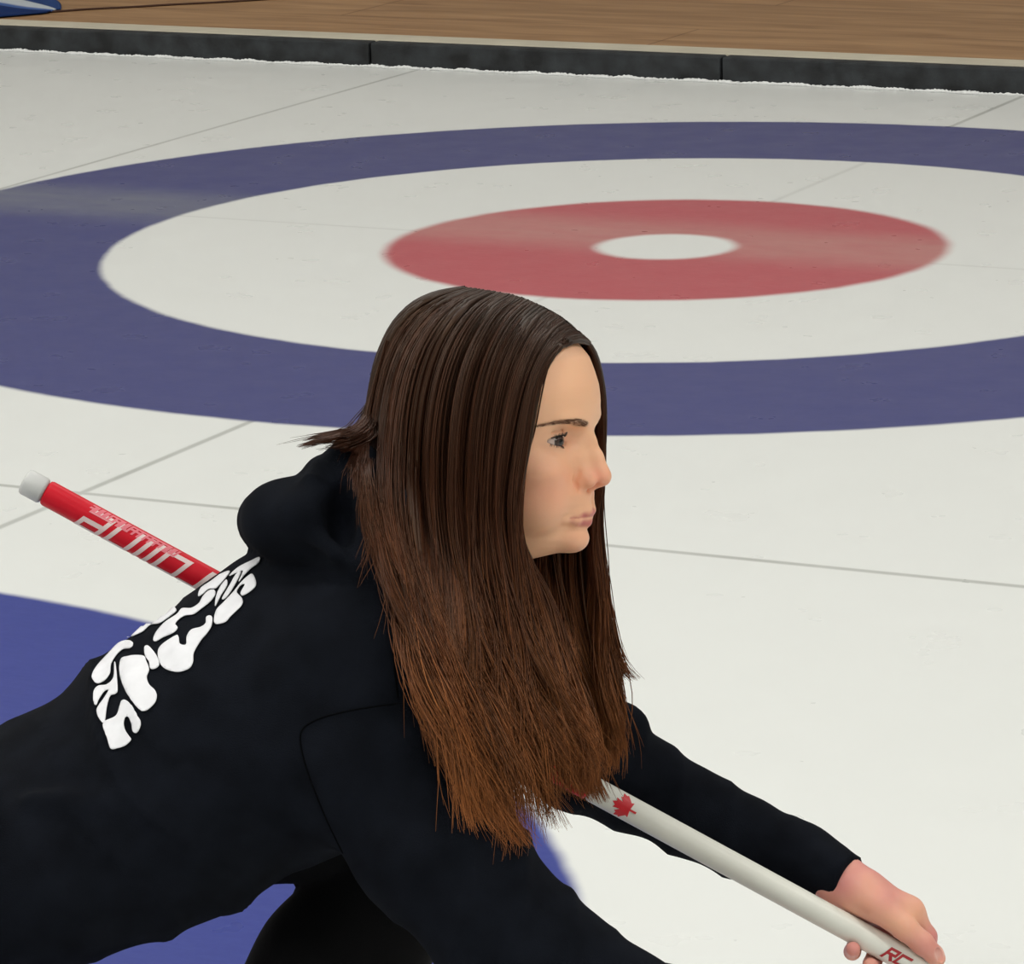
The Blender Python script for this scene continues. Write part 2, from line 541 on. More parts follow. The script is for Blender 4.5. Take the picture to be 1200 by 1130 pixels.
def head_sdf(pb, detail=True):
    q = to_head(pb)
    f, l, u = q[:, 0], q[:, 1], q[:, 2]
    al = np.abs(l)
    fm = np.interp(u, PRO[:, 0], PRO[:, 1]); w = np.interp(u, WID[:, 0], WID[:, 1]); e = np.interp(u, EXN[:, 0], EXN[:, 1])
    fc = -22.0
    A = np.where(f > fc, fm - fc, 62.0)
    x = np.abs(f - fc) / A; y = al / w
    rho = (x ** e + y ** e + 1e-9) ** (1 / e)
    d = (rho - 1) * np.hypot(f - fc, l) / (rho + 1e-6)
    d = np.where(rho < .15, -30, d)
    # underside of the jaw
    jaw = (-u - 91.5) * .97 + (50 - f) * -.24
    d = smax(d, jaw, 14)
    d = smax(d, u - 92, 20)
    cran = ell(q, (-21, 0, 26), (86, 73, 88))
    d = smin(d, cran, 22)
    qs = np.stack([f, al, u], 1)
    # cheekbone, brow, chin, jaw
    d = smin(d, ell(qs, (40, 44, -22), (19, 17, 12)), 18)
    d = smin(d, ell(qs, (60, 20, 19), (8.5, 20, 5.5)), 12)
    d = smin(d, ell(qs, (36, 38, -50), (20, 16, 22)), 22)
    d = smin(d, ell(qs, (56.0, 0, -82), (11, 15, 10)), 10)
    # neck
    neck = loft(q, [(np.array([-34., 0, -70]), 46, 47, np.array([1., 0, 0]), np.array([0., 1, 0])), (np.array([-62., 0, -190]), 60, 62, np.array([1., 0, 0]), np.array([0., 1, 0]))], 10)
    d = smin(d, neck, 12)
    if not detail:
        return d * MM
    # eye sockets
    d = smax(d, -ell(qs, (64, 32, 3.0 + EU), (14, 20, 10)), 11)
    # lids
    qe = qs - np.array([45.5, 33.0, EU])
    lid = np.linalg.norm(qe, axis=1) - 13.4
    d = smin(d, lid, 6)
    ye = qe[:, 1] * 1.0 + 0.0
    inn = np.clip((ye + 14) / 28, 0, 1)   # 0 at the nose side, 1 outside
    arch = np.sqrt(np.clip(4 * inn * (1 - inn), 0, 1))
    zu = -1.2 + 1.6 * inn + 5.6 * arch
    zl = -1.4 + 1.8 * inn - 3.9 * arch
    opening = np.maximum(np.maximum(qe[:, 2] - zu, zl - qe[:, 2]), np.maximum(np.abs(ye) - 14.2, -1.5 - qe[:, 0]))
    opening = np.maximum(opening, np.linalg.norm(qe, axis=1) - 17)
    d = smax(d, -opening, 1.0)
    # crease over the upper lid
    cz = zu + 3.6
    cr = np.hypot(qe[:, 2] - cz, np.linalg.norm(qe, axis=1) - 14.2) - 1.0
    cr = np.where((np.abs(ye) < 12) & (qe[:, 0] > 3), cr, 5)
    d = smax(d, -cr, 2.0)
    # nose
    nose = chain(qs, [((63.0, 0, 16), 6.2), ((68.5, 0, 2), 6.2), ((74.5, 0, -12), 6.6), ((80.6, 0, -27), 7.9)], 4)
    nose = smin(nose, chain(qs, [((58, 5, 8), 5), ((62, 8.0, -12), 7), ((67, 9.0, -25), 7.5)], 4), 8)
    nose = smin(nose, chain(qs, [((81, 0, -30), 5.2), ((71.5, 0, -35), 5.0)], 2), 4)
    nose = smin(nose, ell(qs, (70.5, 11.6, -30.5), (9.0, 5.4, 6.8)), 4)
    d = smin(d, nose, 6)
    groove = chain(qs, [((65.5, 18.4, -23), 1.3), ((61.5, 18.6, -31), 1.7), ((64, 17, -38), 1.0)])
    d = smax(d, -groove, 4)
    d = smax(d, -ell(qs, (74, 6.0, -38), (6, 3.0, 3.6)), 2.5)
    # mouth
    up = chain(qs, [((54.8, 24.0, -61.8), 1.0), ((62.5, 13.5, -59.6), 3.0), ((68.4, 5, -57.6), 3.7), ((69.4, 0, -58.2), 3.5)], 4)
    lo = chain(qs, [((54.8, 24.0, -62.2), 1.0), ((61.5, 13.5, -65.0), 2.8), ((66.8, 0, -66.2), 4.6)], 4)
    d = smin(d, up, 7); d = smin(d, lo, 6)
    d = smax(d, -chain(qs, [((58.5, 24.0, -62.0), .1), ((67.5, 13.5, -62.1), .6), ((76, 0, -61.6), .8)]), 1.8)
    d = smax(d, -ell(qs, (75.5, 0, -48), (4, 2.4, 6)), 5)
    return d * MM

def lip_mask(q):
    qs = np.stack([q[:, 0], np.abs(q[:, 1]), q[:, 2]], 1)
    up = chain(qs, [((55.5, 24.0, -61.9), 1.4), ((62.8, 13.5, -59.8), 3.3), ((68.6, 4.5, -57.9), 4.0), ((69.6, 0, -58.5), 3.8)])
    lo = chain(qs, [((55.5, 24.0, -62.1), 1.4), ((61.8, 13.5, -65.0), 3.5), ((67, 0, -65.8), 4.6)])
    return np.clip((1.5 - np.minimum(up, lo)) / 1.4, 0, 1)

lo_ = from_head((30, 0, 0)); 
hv, hq = mesh_sdf(head_sdf, HO + np.array([-.135, -.095, -.205]), HO + np.array([.100, .095, .125]), .0012)

# ------------------------------------------------------------------ hands
BA0 = Q(54.5, 577.5, 3.45); BA1 = Q(1004, 1093, 3.45)      # two points of the broom's axis
bd = nrm(BA1 - BA0)
bnv = nrm(np.cross(np.cross(bd, np.array([0., 0, 1])), bd)) # upward normal
bdep = np.cross(bd, bnv)
if bdep[1] < 0: bdep = -bdep
BO = BA0 + bd * ((Q(1040, 1112.5, 3.45) - BA0) @ bd)
def H(a, n, d):                        # millimetres along the broom, above it, beyond it
    return BO + (a * bd + n * bnv + d * bdep) * MM

def fingers_left():
    F = []
    F.append([(H(4, 37, 14), .0105), (H(27, 25, 18), .0092), (H(40, 6, 24), .0085), (H(42, -14, 14), .0078), (H(41, -20, 2), .0070)])    # index
    F.append([(H(-8, 33, 22), .0105), (H(9, 19, 27), .0093), (H(16, -2, 26), .0087), (H(17, -18, 13), .0080), (H(15, -20.5, -3), .0072)])  # middle
    F.append([(H(-20, 28, 26), .0100), (H(-8, 14, 29), .0088), (H(-4, -5, 26), .0083), (H(-4, -18.5, 11), .0077), (H(-7, -19.5, -6), .0070)])  # ring
    F.append([(H(-31, 23, 26), .0092), (H(-26, 9, 28), .0078), (H(-24, -8, 22), .0073), (H(-25, -17, 6), .0070), (H(-28, -13.5, -12), .0064)])   # little
    return F
THUMB = [(H(-44, 29, 8), .0130), (H(-26, 28.5, -5), .0132), (H(3, 24, -10), .0108), (H(23, 19.5, -11), .0098), (H(37, 15.5, -10), .0080), (H(42, 14, -9), .0058)]

def hand_left(p):
    d = None
    for fn_ in fingers_left():
        e = chain(p, fn_, .003)
        d = e if d is None else smin(d, e, .0035)
    palm = chain(p, [(H(-62, 31, 29), .0195), (H(-40, 30, 18), .0205), (H(-12, 29, 16), .0165)], .01)
    palm = smin(palm, chain(p, [(H(-58, 32, 27), .017), (H(0, 36, 15), .0115)]), .012)
    palm = smin(palm, chain(p, [(H(-58, 28, 30), .016), (H(-26, 25, 26), .0105)]), .012)
    palm = smin(palm, chain(p, [(H(-38, 31, 8), .015), (H(-14, 34, 6), .012), (H(4, 37, 12), .010)]), .010)
    # keep the palm out of the handle
    d = smin(d, palm, .010)
    d = smin(d, chain(p, THUMB, .004), .009)
    wrist = chain(p, [(H(-62, 31, 29), .0195), (Q(975, 1024, 3.485), .0195), (Q(930, 1005, 3.505), .021)], .01)
    d = smin(d, wrist, .012)
    q = p - BO
    ax = q @ bd
    rad = np.linalg.norm(q - ax[:, None] * bd, axis=1)
    d = smax(d, .0121 - rad, .002)
    # nail and joint creases
    t = chain(p, [(H(38, 19.5, -15.5), .0042), (H(42, 16.5, -15), .0036)])
    d = smax(d, -(t - .0), .0015)
    return d

# right hand closed on the stone's handle, under the frame
def stone_place():
    g = ground_hit(985, 1535)
    return g
STONE = stone_place(); STONE[2] = 0
RH = from_world(np.array([STONE[0] - .015, STONE[1] + .0, .205]))   # top of the handle
sx = from_world(STONE + np.array([1., 0, 0])) - from_world(STONE)
sy = from_world(STONE + np.array([0., 1, 0])) - from_world(STONE)
def RHP(x, y, z): return RH + (sx * x + sy * y + UPW * z) * MM
WR = RHP(-95, 0, 48)
HANDLE = [(-.012, 0, .125), (-.02, 0, .16), (-.008, 0, .187), (.03, 0, .192), (.075, 0, .186)]
def hand_right(p):
    d = chain(p, [(WR, .024), (RHP(-60, 0, 38), .024), (RHP(-22, -4, 27), .018)], .01)
    d = smin(d, chain(p, [(WR, .02), (RHP(-18, 22, 25), .013)]), .012)
    d = smin(d, chain(p, [(WR, .02), (RHP(-18, -22, 25), .012)]), .012)
    for k, (y, s) in enumerate(((27, 1.0), (9, 1.08), (-9, 1.0), (-26, .85))):
        e = chain(p, [(RHP(-18, y * .9, 26), .0108), (RHP(-18 + 38 * s, y, 22), .0092), (RHP(-18 + 50 * s, y, -2), .0084), (RHP(-18 + 34 * s, y * .9, -17), .0075)], .003)
        d = smin(d, e, .005)
    d = smin(d, chain(p, [(RHP(-62, 24, 28), .014), (RHP(-30, 36, 12), .0115), (RHP(2, 33, -6), .0098), (RHP(20, 26, -14), .0075)], .004), .01)
    hp = [from_world(STONE + np.array(h_)) for h_ in HANDLE]
    return smax(d, -chain(p, [(h_, .0155) for h_ in hp]), .002)

RSH, REL = Q(425, 808, 3.20), Q(640, 1140, 3.13)
LSH, LEL = Q(585, 800, 3.46), Q(742, 920, 3.525)
NECK = from_head((-62, 0, -190))
CH, HIP = Q(400, 800, 3.33), Q(-40, 1010, 3.33)

hand_l = mesh_sdf(hand_left, np.minimum(H(-75, 20, 0), H(55, -10, 0)) + np.array([-.09, -.06, -.06]), np.maximum(H(-75, 20, 0), H(55, -10, 0)) + np.array([.06, .06, .09]), .0011)
hand_r = mesh_sdf(hand_right, RH - .15, RH + .12, .0022)

def clear_of_broom(d, p, r=.0165):
    q = p - BO
    ax = q @ bd
    return smax(d, r - np.linalg.norm(q - ax[:, None] * bd, axis=1), .004)

def core(p):                            # everything the clothes cover
    d = chain(p, [(NECK, .05), (CH, .085), (HIP, .058)], .05)
    d = smin(d, chain(p, [(CH, .06), (RSH, .045), (REL, .035), (WR, .023)], .03), .05)
    d = smin(d, chain(p, [(CH, .06), (LSH, .045), (LEL, .033), (Q(935, 1008, 3.503), .0235)], .02), .05)
    for K in LEGS:
        mid = (K[0] + K[1]) / 2 + np.array([0, 0, .012])
        d = smin(d, chain(p, [(K[0], .045), (mid, .036), (K[1], .034), (K[2], .030)], .01), .015)
    return clear_of_broom(d, p)

def ground_q(px, D, h):
    """body coords of the spot at picture column px, depth D, height h above the ice"""
    py = 565 + FPX / D * (-(h - CAM[2] - RC[2, 1] * D - RC[2, 0] * (px - 600) / FPX * D) / RC[2, 2])
    return Q(px, py, D)
HIPL, KNL = Q(-60, 990, 3.40), Q(500, 990, 3.41)
ANL = ground_q(150, 3.41, .085)
HIPR, KNR = Q(-60, 1015, 3.24), ground_q(-470, 3.27, .16)
ANR = ground_q(-960, 3.30, .10)
LEGS = [(HIPL, KNL, ANL), (HIPR, KNR, ANR)]
core_m = mesh_sdf(core, (-1.35, 2.9, -.95), (.45, 3.75, .12), .010, 4)

def merge(parts):
    V = []; F = []; n = 0
    for v, f in parts:
        V.append(v); F.append(f + n); n += len(v)
    return np.concatenate(V), np.concatenate(F)

V, F = merge([(hv, hq), hand_l, hand_r, core_m])
# skin colouring: warm base, rosier cheeks, nose and knuckles, lips
qh = to_head(V)
base = np.array(SKIN)[None] * np.ones((len(V), 1))
def blend(base, col, w): return base * (1 - w[:, None]) + np.array(col)[None] * w[:, None]
ish = np.arange(len(V)) < len(hv)
qs = np.stack([qh[:, 0], np.abs(qh[:, 1]), qh[:, 2]], 1)
g3 = lambda c, s: np.exp(-(((qs - np.array(c)) / np.array(s)) ** 2).sum(1)) * ish
base = blend(base, ROSY, .55 * g3((44, 44, -34), (34, 30, 26)))
base = blend(base, ROSY, .8 * g3((78, 4, -30), (14, 14, 12)))
base = blend(base, ROSY, .35 * g3((60, 0, -84), (16, 24, 12)))
base = blend(base, LIDS, .45 * g3((56, 32, 5), (14, 18, 9)))
bt = np.clip((qs[:, 1] - 13) / 44, 0, 1)
buc = 16.0 + 4.2 * np.sin(np.minimum(1, bt * 1.35) * math.pi * .62) - 2.5 * np.maximum(0, bt - .7) / .3
bth = (4.4 * np.sqrt(1 - bt) * np.minimum(1, .6 + bt * 3) + 1.0) * .5
bm_ = np.clip((bth + .7 - np.abs(qs[:, 2] - buc - .5)) / 1.4, 0, 1) * np.clip((qs[:, 1] - 11) / 4, 0, 1) * np.clip((59 - qs[:, 1]) / 5, 0, 1) * (qs[:, 0] > 20) * ish
base = blend(base, srgb(104, 70, 50)[:3], .72 * bm_)
base = blend(base, LIPS, .95 * lip_mask(qh) * ish)
nl, nr = len(hv), len(hv) + len(hand_l[0])
pal = np.zeros(len(V), bool); pal[nl:nr + len(hand_r[0])] = True
kn = fnoise(V * 1.0, 90, 3)
base = np.where(pal[:, None], blend(base, HANDC, np.clip(.62 + .6 * kn, 0, 1)), base)
for (c, r_) in [(H(40, 19, -16), .0055)]:
    dd = np.linalg.norm(V - c, axis=1)
    base = blend(base, srgb(236, 196, 184)[:3], .7 * np.clip((.007 - dd) / .002, 0, 1) * pal)
skin, nt, bs, at = attr_mat('skin', 'tint', .46, .4)
bs.inputs['Subsurface Weight'].default_value = .18
bs.inputs['Subsurface Radius'].default_value = (1.0, .35, .18)
bs.inputs['Subsurface Scale'].default_value = .006
tc = nt.nodes.new('ShaderNodeTexCoord'); nn = nt.nodes.new('ShaderNodeTexNoise'); nn.inputs['Scale'].default_value = 700
nt.links.new(tc.outputs['Object'], nn.inputs['Vector'])
bp = nt.nodes.new('ShaderNodeBump'); bp.inputs['Strength'].default_value = .08; bp.inputs['Distance'].default_value = .001
nt.links.new(nn.outputs['Fac'], bp.inputs['Height']); nt.links.new(bp.outputs[0], bs.inputs['Normal'])
person = mesh_obj('person', W(V), F, skin, cols=base)
tag(person, 'person with long brown hair and black hoodie, crouching, holding a red and white broom', 'person')

# eyes
for s in (-1, 1):
    c = np.array([45.5, s * 33.0, EU])
    gz = nrm((1, -.42 if s < 0 else -.36, -.03))
    n1, n2 = 48, 40
    a1 = nrm(np.cross((0, 0, 1), gz)); a2 = np.cross(gz, a1)
    vs, fs, cs = [], [], []
    for i in range(n2 + 1):
        th = math.pi * i / n2
        for j in range(n1):
            ph = 2 * math.pi * j / n1
            r_ = 12.3 + (.9 * max(0, 1 - (th / .5) ** 2) if th < .5 else 0)
            vs.append(c + r_ * (math.cos(th) * gz + math.sin(th) * (math.cos(ph) * a1 + math.sin(ph) * a2)))
            deg = math.degrees(th)
            cs.append(srgb(10, 8, 8)[:3] if deg < 11.5 else (srgb(66, 48, 42)[:3] if deg < 27 else (srgb(42, 34, 32)[:3] if deg < 31 else srgb(206, 184, 174)[:3])))
    for i in range(n2):
        for j in range(n1):
            fs.append((i * n1 + j, i * n1 + (j + 1) % n1, (i + 1) * n1 + (j + 1) % n1, (i + 1) * n1 + j))
    em, *_ = attr_mat('eye', 'tint', .12, .5)
    mesh_obj('eye', W(from_head(np.array(vs))), fs, em, person, cols=np.array(cs))

# brows and lashes: short hairs rooted on the skin
def surf_front(l, u, f0=95):
    """forward position of the face at (l, u)"""
    fs = np.linspace(f0, 20, 160)
    p = from_head(np.stack([fs, np.full_like(fs, l), np.full_like(fs, u)], 1))
    d = head_sdf(p)
    i = np.argmax(d < 0)
    return fs[i]
browmat = simple('brow_hair', srgb(116, 82, 62), .7, spec=.2)
for s in (-1, 1):
    P_ = []
    for k in range(200):
        t = RNG.random() ** 1.7
        al_ = 13 + 44 * t
        uc = 16.0 + 4.2 * math.sin(min(1, t * 1.35) * math.pi * .62) - 2.5 * max(0, t - .7) / .3
        th = (4.2 * (1 - t) ** .5 * min(1, .55 + t * 3) + .9)
        u = uc + (RNG.random() - .35) * th * 1.1
        f_ = surf_front(s * al_, u)
        dirv = np.array([-.55 - .3 * t, s * (.75), .30 * (1 - t) - .12])
        L_ = 5.0 * (1 - .3 * t)
        r0 = np.array([f_ - .2, s * al_, u]); nrmv = nrm((1, s * .45 * (al_ / 40), .1))
        P_.append([r0, r0 + dirv * L_ * .5 + nrmv * 1.6 , r0 + dirv * L_ + nrmv * 1.5])
    P_ = np.array(P_)
    pp = catmull(P_, 5)
    v, f = tubes(W(from_head(pp.reshape(-1, 3))).reshape(pp.shape), np.linspace(.00024, .0001, 5)[None] * np.ones((len(pp), 1)), 3)
    mesh_obj('eyebrow', v, f, browmat, person)
    P_ = []
    for k in range(70):
        inn = .16 + .72 * RNG.random() if k < 52 else .5 + .45 * RNG.random()
        y = -14 + 28 * inn
        upper = k < 52
        ar = math.sqrt(4 * inn * (1 - inn))
        z = (-1.2 + 1.6 * inn + 5.6 * ar) if upper else (-1.4 + 1.8 * inn - 3.9 * ar)
        x = math.sqrt(max(.2, 13.4 ** 2 - y * y - z * z))
        r0 = np.array([45.5 + x, s * (33.0 + y), z + EU])
        o_ = nrm((x, s * y, 0))
        L_ = (3.8 if upper else 1.6) * (.5 + .7 * inn)
        P_.append([r0, r0 + o_ * L_ * .55 + np.array([0, s * .8, -.3 if upper else -.8]), r0 + o_ * L_ * .9 + np.array([0, s * 2.0 * inn, 2.6 if upper else -1.8])])
    pp = catmull(np.array(P_), 6)
    v, f = tubes(W(from_head(pp.reshape(-1, 3))).reshape(pp.shape), np.linspace(.00026, .0001, 6)[None] * np.ones((len(pp), 1)), 3)
    ln = []
    for inn in np.linspace(.22, .93, 24):
        y = -14 + 28 * inn; z = -1.2 + 1.6 * inn + 5.6 * math.sqrt(max(0, 4 * inn * (1 - inn)))
        ln.append([45.5 + math.sqrt(max(.2, 13.5 ** 2 - y * y - z * z)), s * (33.0 + y), z + EU])
    v2, f2 = tubes(W(from_head(np.array(ln)))[None], np.full((1, 24), .0005), 6)
    f = np.concatenate([f, f2 + len(v)]); v = np.concatenate([v, v2])
    mesh_obj('eyelashes', v, f, simple('lash', (.01, .008, .008, 1), .5), person)

# ------------------------------------------------------------------ clothes
FABRIC = (.0054, .0066, .0100, 1)
def px2m(v, D=3.33): return v * D / FPX

DEP = np.array([0., 1, 0])
ROLLB = math.radians(14)
def tnode(px, py, hn, hd, D=3.33, ang=None):
    """section of the trunk: half thickness hn px across the spine, half breadth hd m"""
    s = np.array([-.80, 0, -.60]) if ang is None else np.array([-math.cos(ang), 0, -math.sin(ang)])
    n = np.cross(s, DEP)
    if n[2] < 0: n = -n
    c_, s_ = math.cos(ROLLB), math.sin(ROLLB)
    return (Q(px, py, D), px2m(hn, D), hd, c_ * n - s_ * DEP, c_ * DEP + s_ * n)

TRUNK = [tnode(-95, 1070, 104, .165, ang=.55), tnode(69, 975, 116, .168, ang=.6), tnode(212, 902, 139, .170, ang=.65),
         tnode(334, 833, 152, .178, ang=.7), tnode(436, 766, 142, .185, ang=.72), tnode(490, 704, 98, .12, ang=.8)]
R_ARM = [(Q(422, 800, 3.215), .074), (Q(452, 888, 3.19), .072), (Q(512, 992, 3.165), .063), (Q(580, 1080, 3.145), .0535), (Q(645, 1130, 3.13), .0515)]
R_FORE = [(Q(645, 1130, 3.13), .0515), (Q(738, 1192, 3.12), .047), (WR + (Q(738, 1192, 3.12) - WR) * .35, .040), (WR + (Q(738, 1192, 3.12) - WR) * .12, .034)]
L_ARM = [(Q(590, 800, 3.45), .072), (Q(680, 884, 3.505), .047), (Q(742, 917, 3.525), .0395), (Q(810, 953, 3.52), .034), (Q(873, 983, 3.515), .0315), (Q(935, 1008, 3.505), .0285), (Q(972, 1024, 3.492), .0245)]
R_CUFF = [(WR + (Q(738, 1192, 3.12) - WR) * .14, .034), (WR + (Q(738, 1192, 3.12) - WR) * -.02, .030)]

def hoodie_sdf(p, wrinkle=True):
    d = loft(p, TRUNK, .05)
    # hem that bags out over the hips
    d = smin(d, chain(p, [(Q(50, 1030, 3.24), .050), (Q(160, 1020, 3.24), .045), (Q(240, 985, 3.25), .038)], .02), .05)
    # shoulders
    d = smin(d, chain(p, [(Q(470, 745, 3.33), .09), (Q(425, 795, 3.215), .070)], .02), .05)
    d = smin(d, chain(p, [(Q(480, 745, 3.36), .09), (Q(590, 800, 3.45), .070)], .02), .05)
    ra = smin(chain(p, R_ARM, .02), chain(p, R_FORE, .02), .012)
    d = smin(d, ra, .028)
    la = chain(p, L_ARM, .02)
    d = smin(d, la, .03)
    # shoulder fold that peeks out behind the hair
    d = smin(d, chain(p, [(Q(690, 850, 3.50), .030), (Q(732, 850, 3.50), .018)], .01), .02)
    # cuff band of the far sleeve
    cuff = loft(p, [(Q(935, 1008, 3.505), .0285, .0285, bnv, bdep), (Q(995.5, 1033.5, 3.474), .0235, .0258, bnv, bdep)], .01)
    ca = nrm(Q(995.5, 1033.5, 3.482) - Q(935, 1008, 3.505))
    cuff = np.maximum(cuff, (p - Q(995.5, 1033.5, 3.474)) @ ca)
    d = smin(d, cuff, .006)
    # hood lying in a roll behind the neck
    hood = chain(p, [(Q(323, 612, 3.255), .0285), (Q(322, 610, 3.36), .0290), (Q(335, 612, 3.43), .026)], .01)
    hood = smin(hood, ell(p, Q(374, 604, 3.26), (.050, .070, .033)), .02)
    hood = smin(hood, chain(p, [(Q(378, 553, 3.28), .014), (Q(412, 548, 3.25), .018), (Q(440, 600, 3.215), .026), (Q(440, 660, 3.20), .024)], .02), .02)
    hood = smin(hood, chain(p, [(Q(365, 640, 3.26), .028), (Q(425, 655, 3.215), .026), (Q(470, 690, 3.19), .02)], .02), .02)
    hood = smax(hood, -ell(p, Q(398, 598, 3.185), (.016, .040, .034)), .012)
    hood = smin(hood, chain(p, [(Q(372, 548, 3.25), .005), (Q(364, 566, 3.22), .007), (Q(362, 595, 3.208), .007), (Q(372, 628, 3.20), .007), (Q(395, 650, 3.187), .007), (Q(420, 662, 3.18), .006)], .003), .006)
    d = smin(d, hood, .007)
    if wrinkle:
        w = .0035 * fnoise(p, 26, 21) + .0016 * fnoise(p, 70, 22)
        # folds that run across the sleeves and round the waist
        def folds(a, b, n, amp, r, seed):
            ab = b - a; t = ((p - a) @ ab) / (ab @ ab)
            q = p - a - np.clip(t, 0, 1)[:, None] * ab
            m = np.clip(1 - np.abs(t - .5) * 1.6, 0, 1) * np.exp(-(np.linalg.norm(q, axis=1) / r) ** 4)
            ph = fnoise(p, 16, seed) * 3.5 + (p @ np.array([.3, .4, .5])) * 22
            return amp * m * (1 - np.abs(np.sin(t * n + ph))) ** 2
        w = w + folds(Q(500, 960, 3.16), Q(690, 1140, 3.12), 13, -.0075, .085, 31)
        w = w + folds(Q(690, 890, 3.5), Q(950, 1015, 3.5), 14, -.0045, .06, 32)
        w = w + folds(Q(40, 1000, 3.3), Q(300, 860, 3.3), 9, -.007, .22, 33)
        # loose fold over the hip
        w = w + .010 * np.exp(-(chain(p, [(Q(0, 905, 3.19), 0), (Q(30, 930, 3.18), 0), (Q(90, 945, 3.18), 0), (Q(170, 950, 3.18), 0)]) / .012) ** 2) * -1
        # armhole seam
        sm_ = chain(p, [(Q(498, 822, 3.135), 0), (Q(440, 828, 3.135), 0), (Q(392, 838, 3.145), 0), (Q(352, 858, 3.17), 0), (Q(362, 905, 3.17), 0), (Q(385, 960, 3.17), 0), (Q(402, 1002, 3.18), 0)])
        w = w + .002 * np.exp(-(np.minimum(sm_, .1) / .006) ** 2)
        d = d + w
        d = clear_of_broom(d, p)
    return d

hoodie_mat = simple('hoodie_cotton', FABRIC, .95, .3, 30, .35, 900, spec=.06)
hoodie_mat.node_tree.nodes['Principled BSDF'].inputs['Sheen Weight'].default_value = .004
hoodie_mat.node_tree.nodes['Principled BSDF'].inputs['Sheen Roughness'].default_value = .5
hV, hF = mesh_sdf(hoodie_sdf, (-.62, 2.93, -.68), (.36, 3.66, .08), .0040)
ctrim = hV.copy()
hoodie = mesh_obj('hoodie', W(hV), hF, hoodie_mat, person)
BVH = BVHTree.FromPolygons([tuple(v) for v in W(hV)], [tuple(int(i) for i in f) for f in hF])

def on_hoodie(px, py, off=.0012):
    d = Vector(W(Q(px, py, 1.0)) - CAM).normalized()
    loc, no, i, dist = BVH.ray_cast(Vector(CAM), d)
    if loc is None: return None
    if no.dot(d) > 0: no = -no
    return loc + no * off, no

def seam(paths, name, mat, r=.0011):
    V = []; F = []; nv = 0
    for pts in paths:
        c = catmull(np.array([[x, y, 0.] for x, y in pts]), 60)
        h_ = [on_hoodie(a, b, .0002) for a, b, _ in c]
        h_ = [np.array(x[0]) for x in h_ if x is not None]
        if len(h_) < 8: continue
        P_ = np.array(h_)
        for _ in range(4): P_[1:-1] = .5 * P_[1:-1] + .25 * (P_[2:] + P_[:-2])
        v, f = tubes(P_[None], np.full((1, len(P_)), r), 6)
        V.append(v); F.append(f + nv); nv += len(v)
    return mesh_obj(name, np.concatenate(V), np.concatenate(F), mat, hoodie)
seam([[(498, 822), (440, 828), (392, 837), (366, 846), (352, 860), (356, 890), (370, 930), (387, 970), (402, 1000)], [(462, 720), (461, 770), (466, 818)]], 'seam', simple('seam_thread', (.0016, .0018, .0024, 1), .9, spec=.05), .0008)

# white lettering on the back, the right-hand ends of three lines
PRINT = [
 [(120, 945), (190, 905), (212, 850), (222, 825), (245, 820), (275, 850), (305, 905), (320, 935), (318, 965), (300, 993), (280, 985), (274, 945), (258, 910), (240, 912), (232, 945), (240, 980), (258, 1008), (270, 1030), (240, 1060), (200, 1075), (160, 1078), (140, 1020)],
 [(60, 690), (85, 645), (150, 575), (205, 520), (260, 505), (280, 522), (268, 545), (230, 552), (195, 580), (165, 630), (158, 680), (130, 718), (90, 735), (65, 715)],
 [(70, 775), (95, 748), (145, 738), (178, 700), (182, 625), (190, 640), (200, 760), (188, 788), (160, 800), (142, 860), (130, 935), (112, 938), (88, 900), (88, 865), (125, 815), (152, 770), (130, 775), (100, 815), (82, 850), (68, 825)],
 [(212, 625), (235, 593), (330, 588), (350, 615), (365, 660), (352, 700), (365, 740), (395, 770), (405, 800), (395, 835), (360, 870), (330, 880), (305, 865), (265, 810), (230, 740), (212, 680)],
 [(340, 545), (360, 535), (390, 565), (412, 600), (418, 635), (398, 655), (372, 655), (365, 620), (345, 590)],
 [(412, 570), (435, 528), (505, 482), (520, 488), (528, 525), (560, 528), (565, 485), (590, 450), (640, 435), (665, 415), (668, 385), (685, 375), (700, 385), (695, 430), (670, 470), (640, 505), (602, 570), (597, 620), (575, 655), (520, 672), (460, 660), (425, 630)],
 [(388, 500), (405, 460), (450, 410), (510, 370), (540, 338), (590, 335), (630, 310), (650, 275), (680, 245), (710, 240), (716, 262), (690, 300), (640, 340), (600, 368), (548, 378), (505, 415), (515, 440), (495, 465), (440, 490), (400, 512)],
 [(205, 495), (280, 435), (350, 408), (420, 358), (480, 320), (510, 345), (480, 375), (420, 415), (370, 425), (330, 460), (270, 485)],
 [(712, 415), (720, 350), (760, 305), (810, 252), (850, 202), (890, 165), (915, 158), (932, 205), (915, 235), (865, 268), (850, 255), (872, 212), (850, 215), (830, 250), (858, 285), (855, 320), (800, 375), (765, 410)],
 [(716, 325), (722, 270), (745, 220), (775, 185), (778, 215), (745, 270)],
 [(752, 285), (792, 215), (820, 165), (842, 140), (850, 150), (812, 225), (775, 278)],
 [(790, 165), (835, 122), (900, 88), (950, 66), (945, 95), (905, 125), (870, 160), (840, 195), (862, 140), (830, 148)],
 [(626, 272), (640, 230), (690, 195), (745, 155), (792, 140), (775, 170), (735, 215), (715, 232), (680, 235), (650, 260)],
]
pV, pF = [], []
def inside(poly, x, y):
    c = False
    for (x1, y1), (x2, y2) in zip(poly, poly[1:] + poly[:1]):
        if (y1 > y) != (y2 > y) and x < (x2 - x1) * (y - y1) / (y2 - y1) + x1: c = not c
    return c
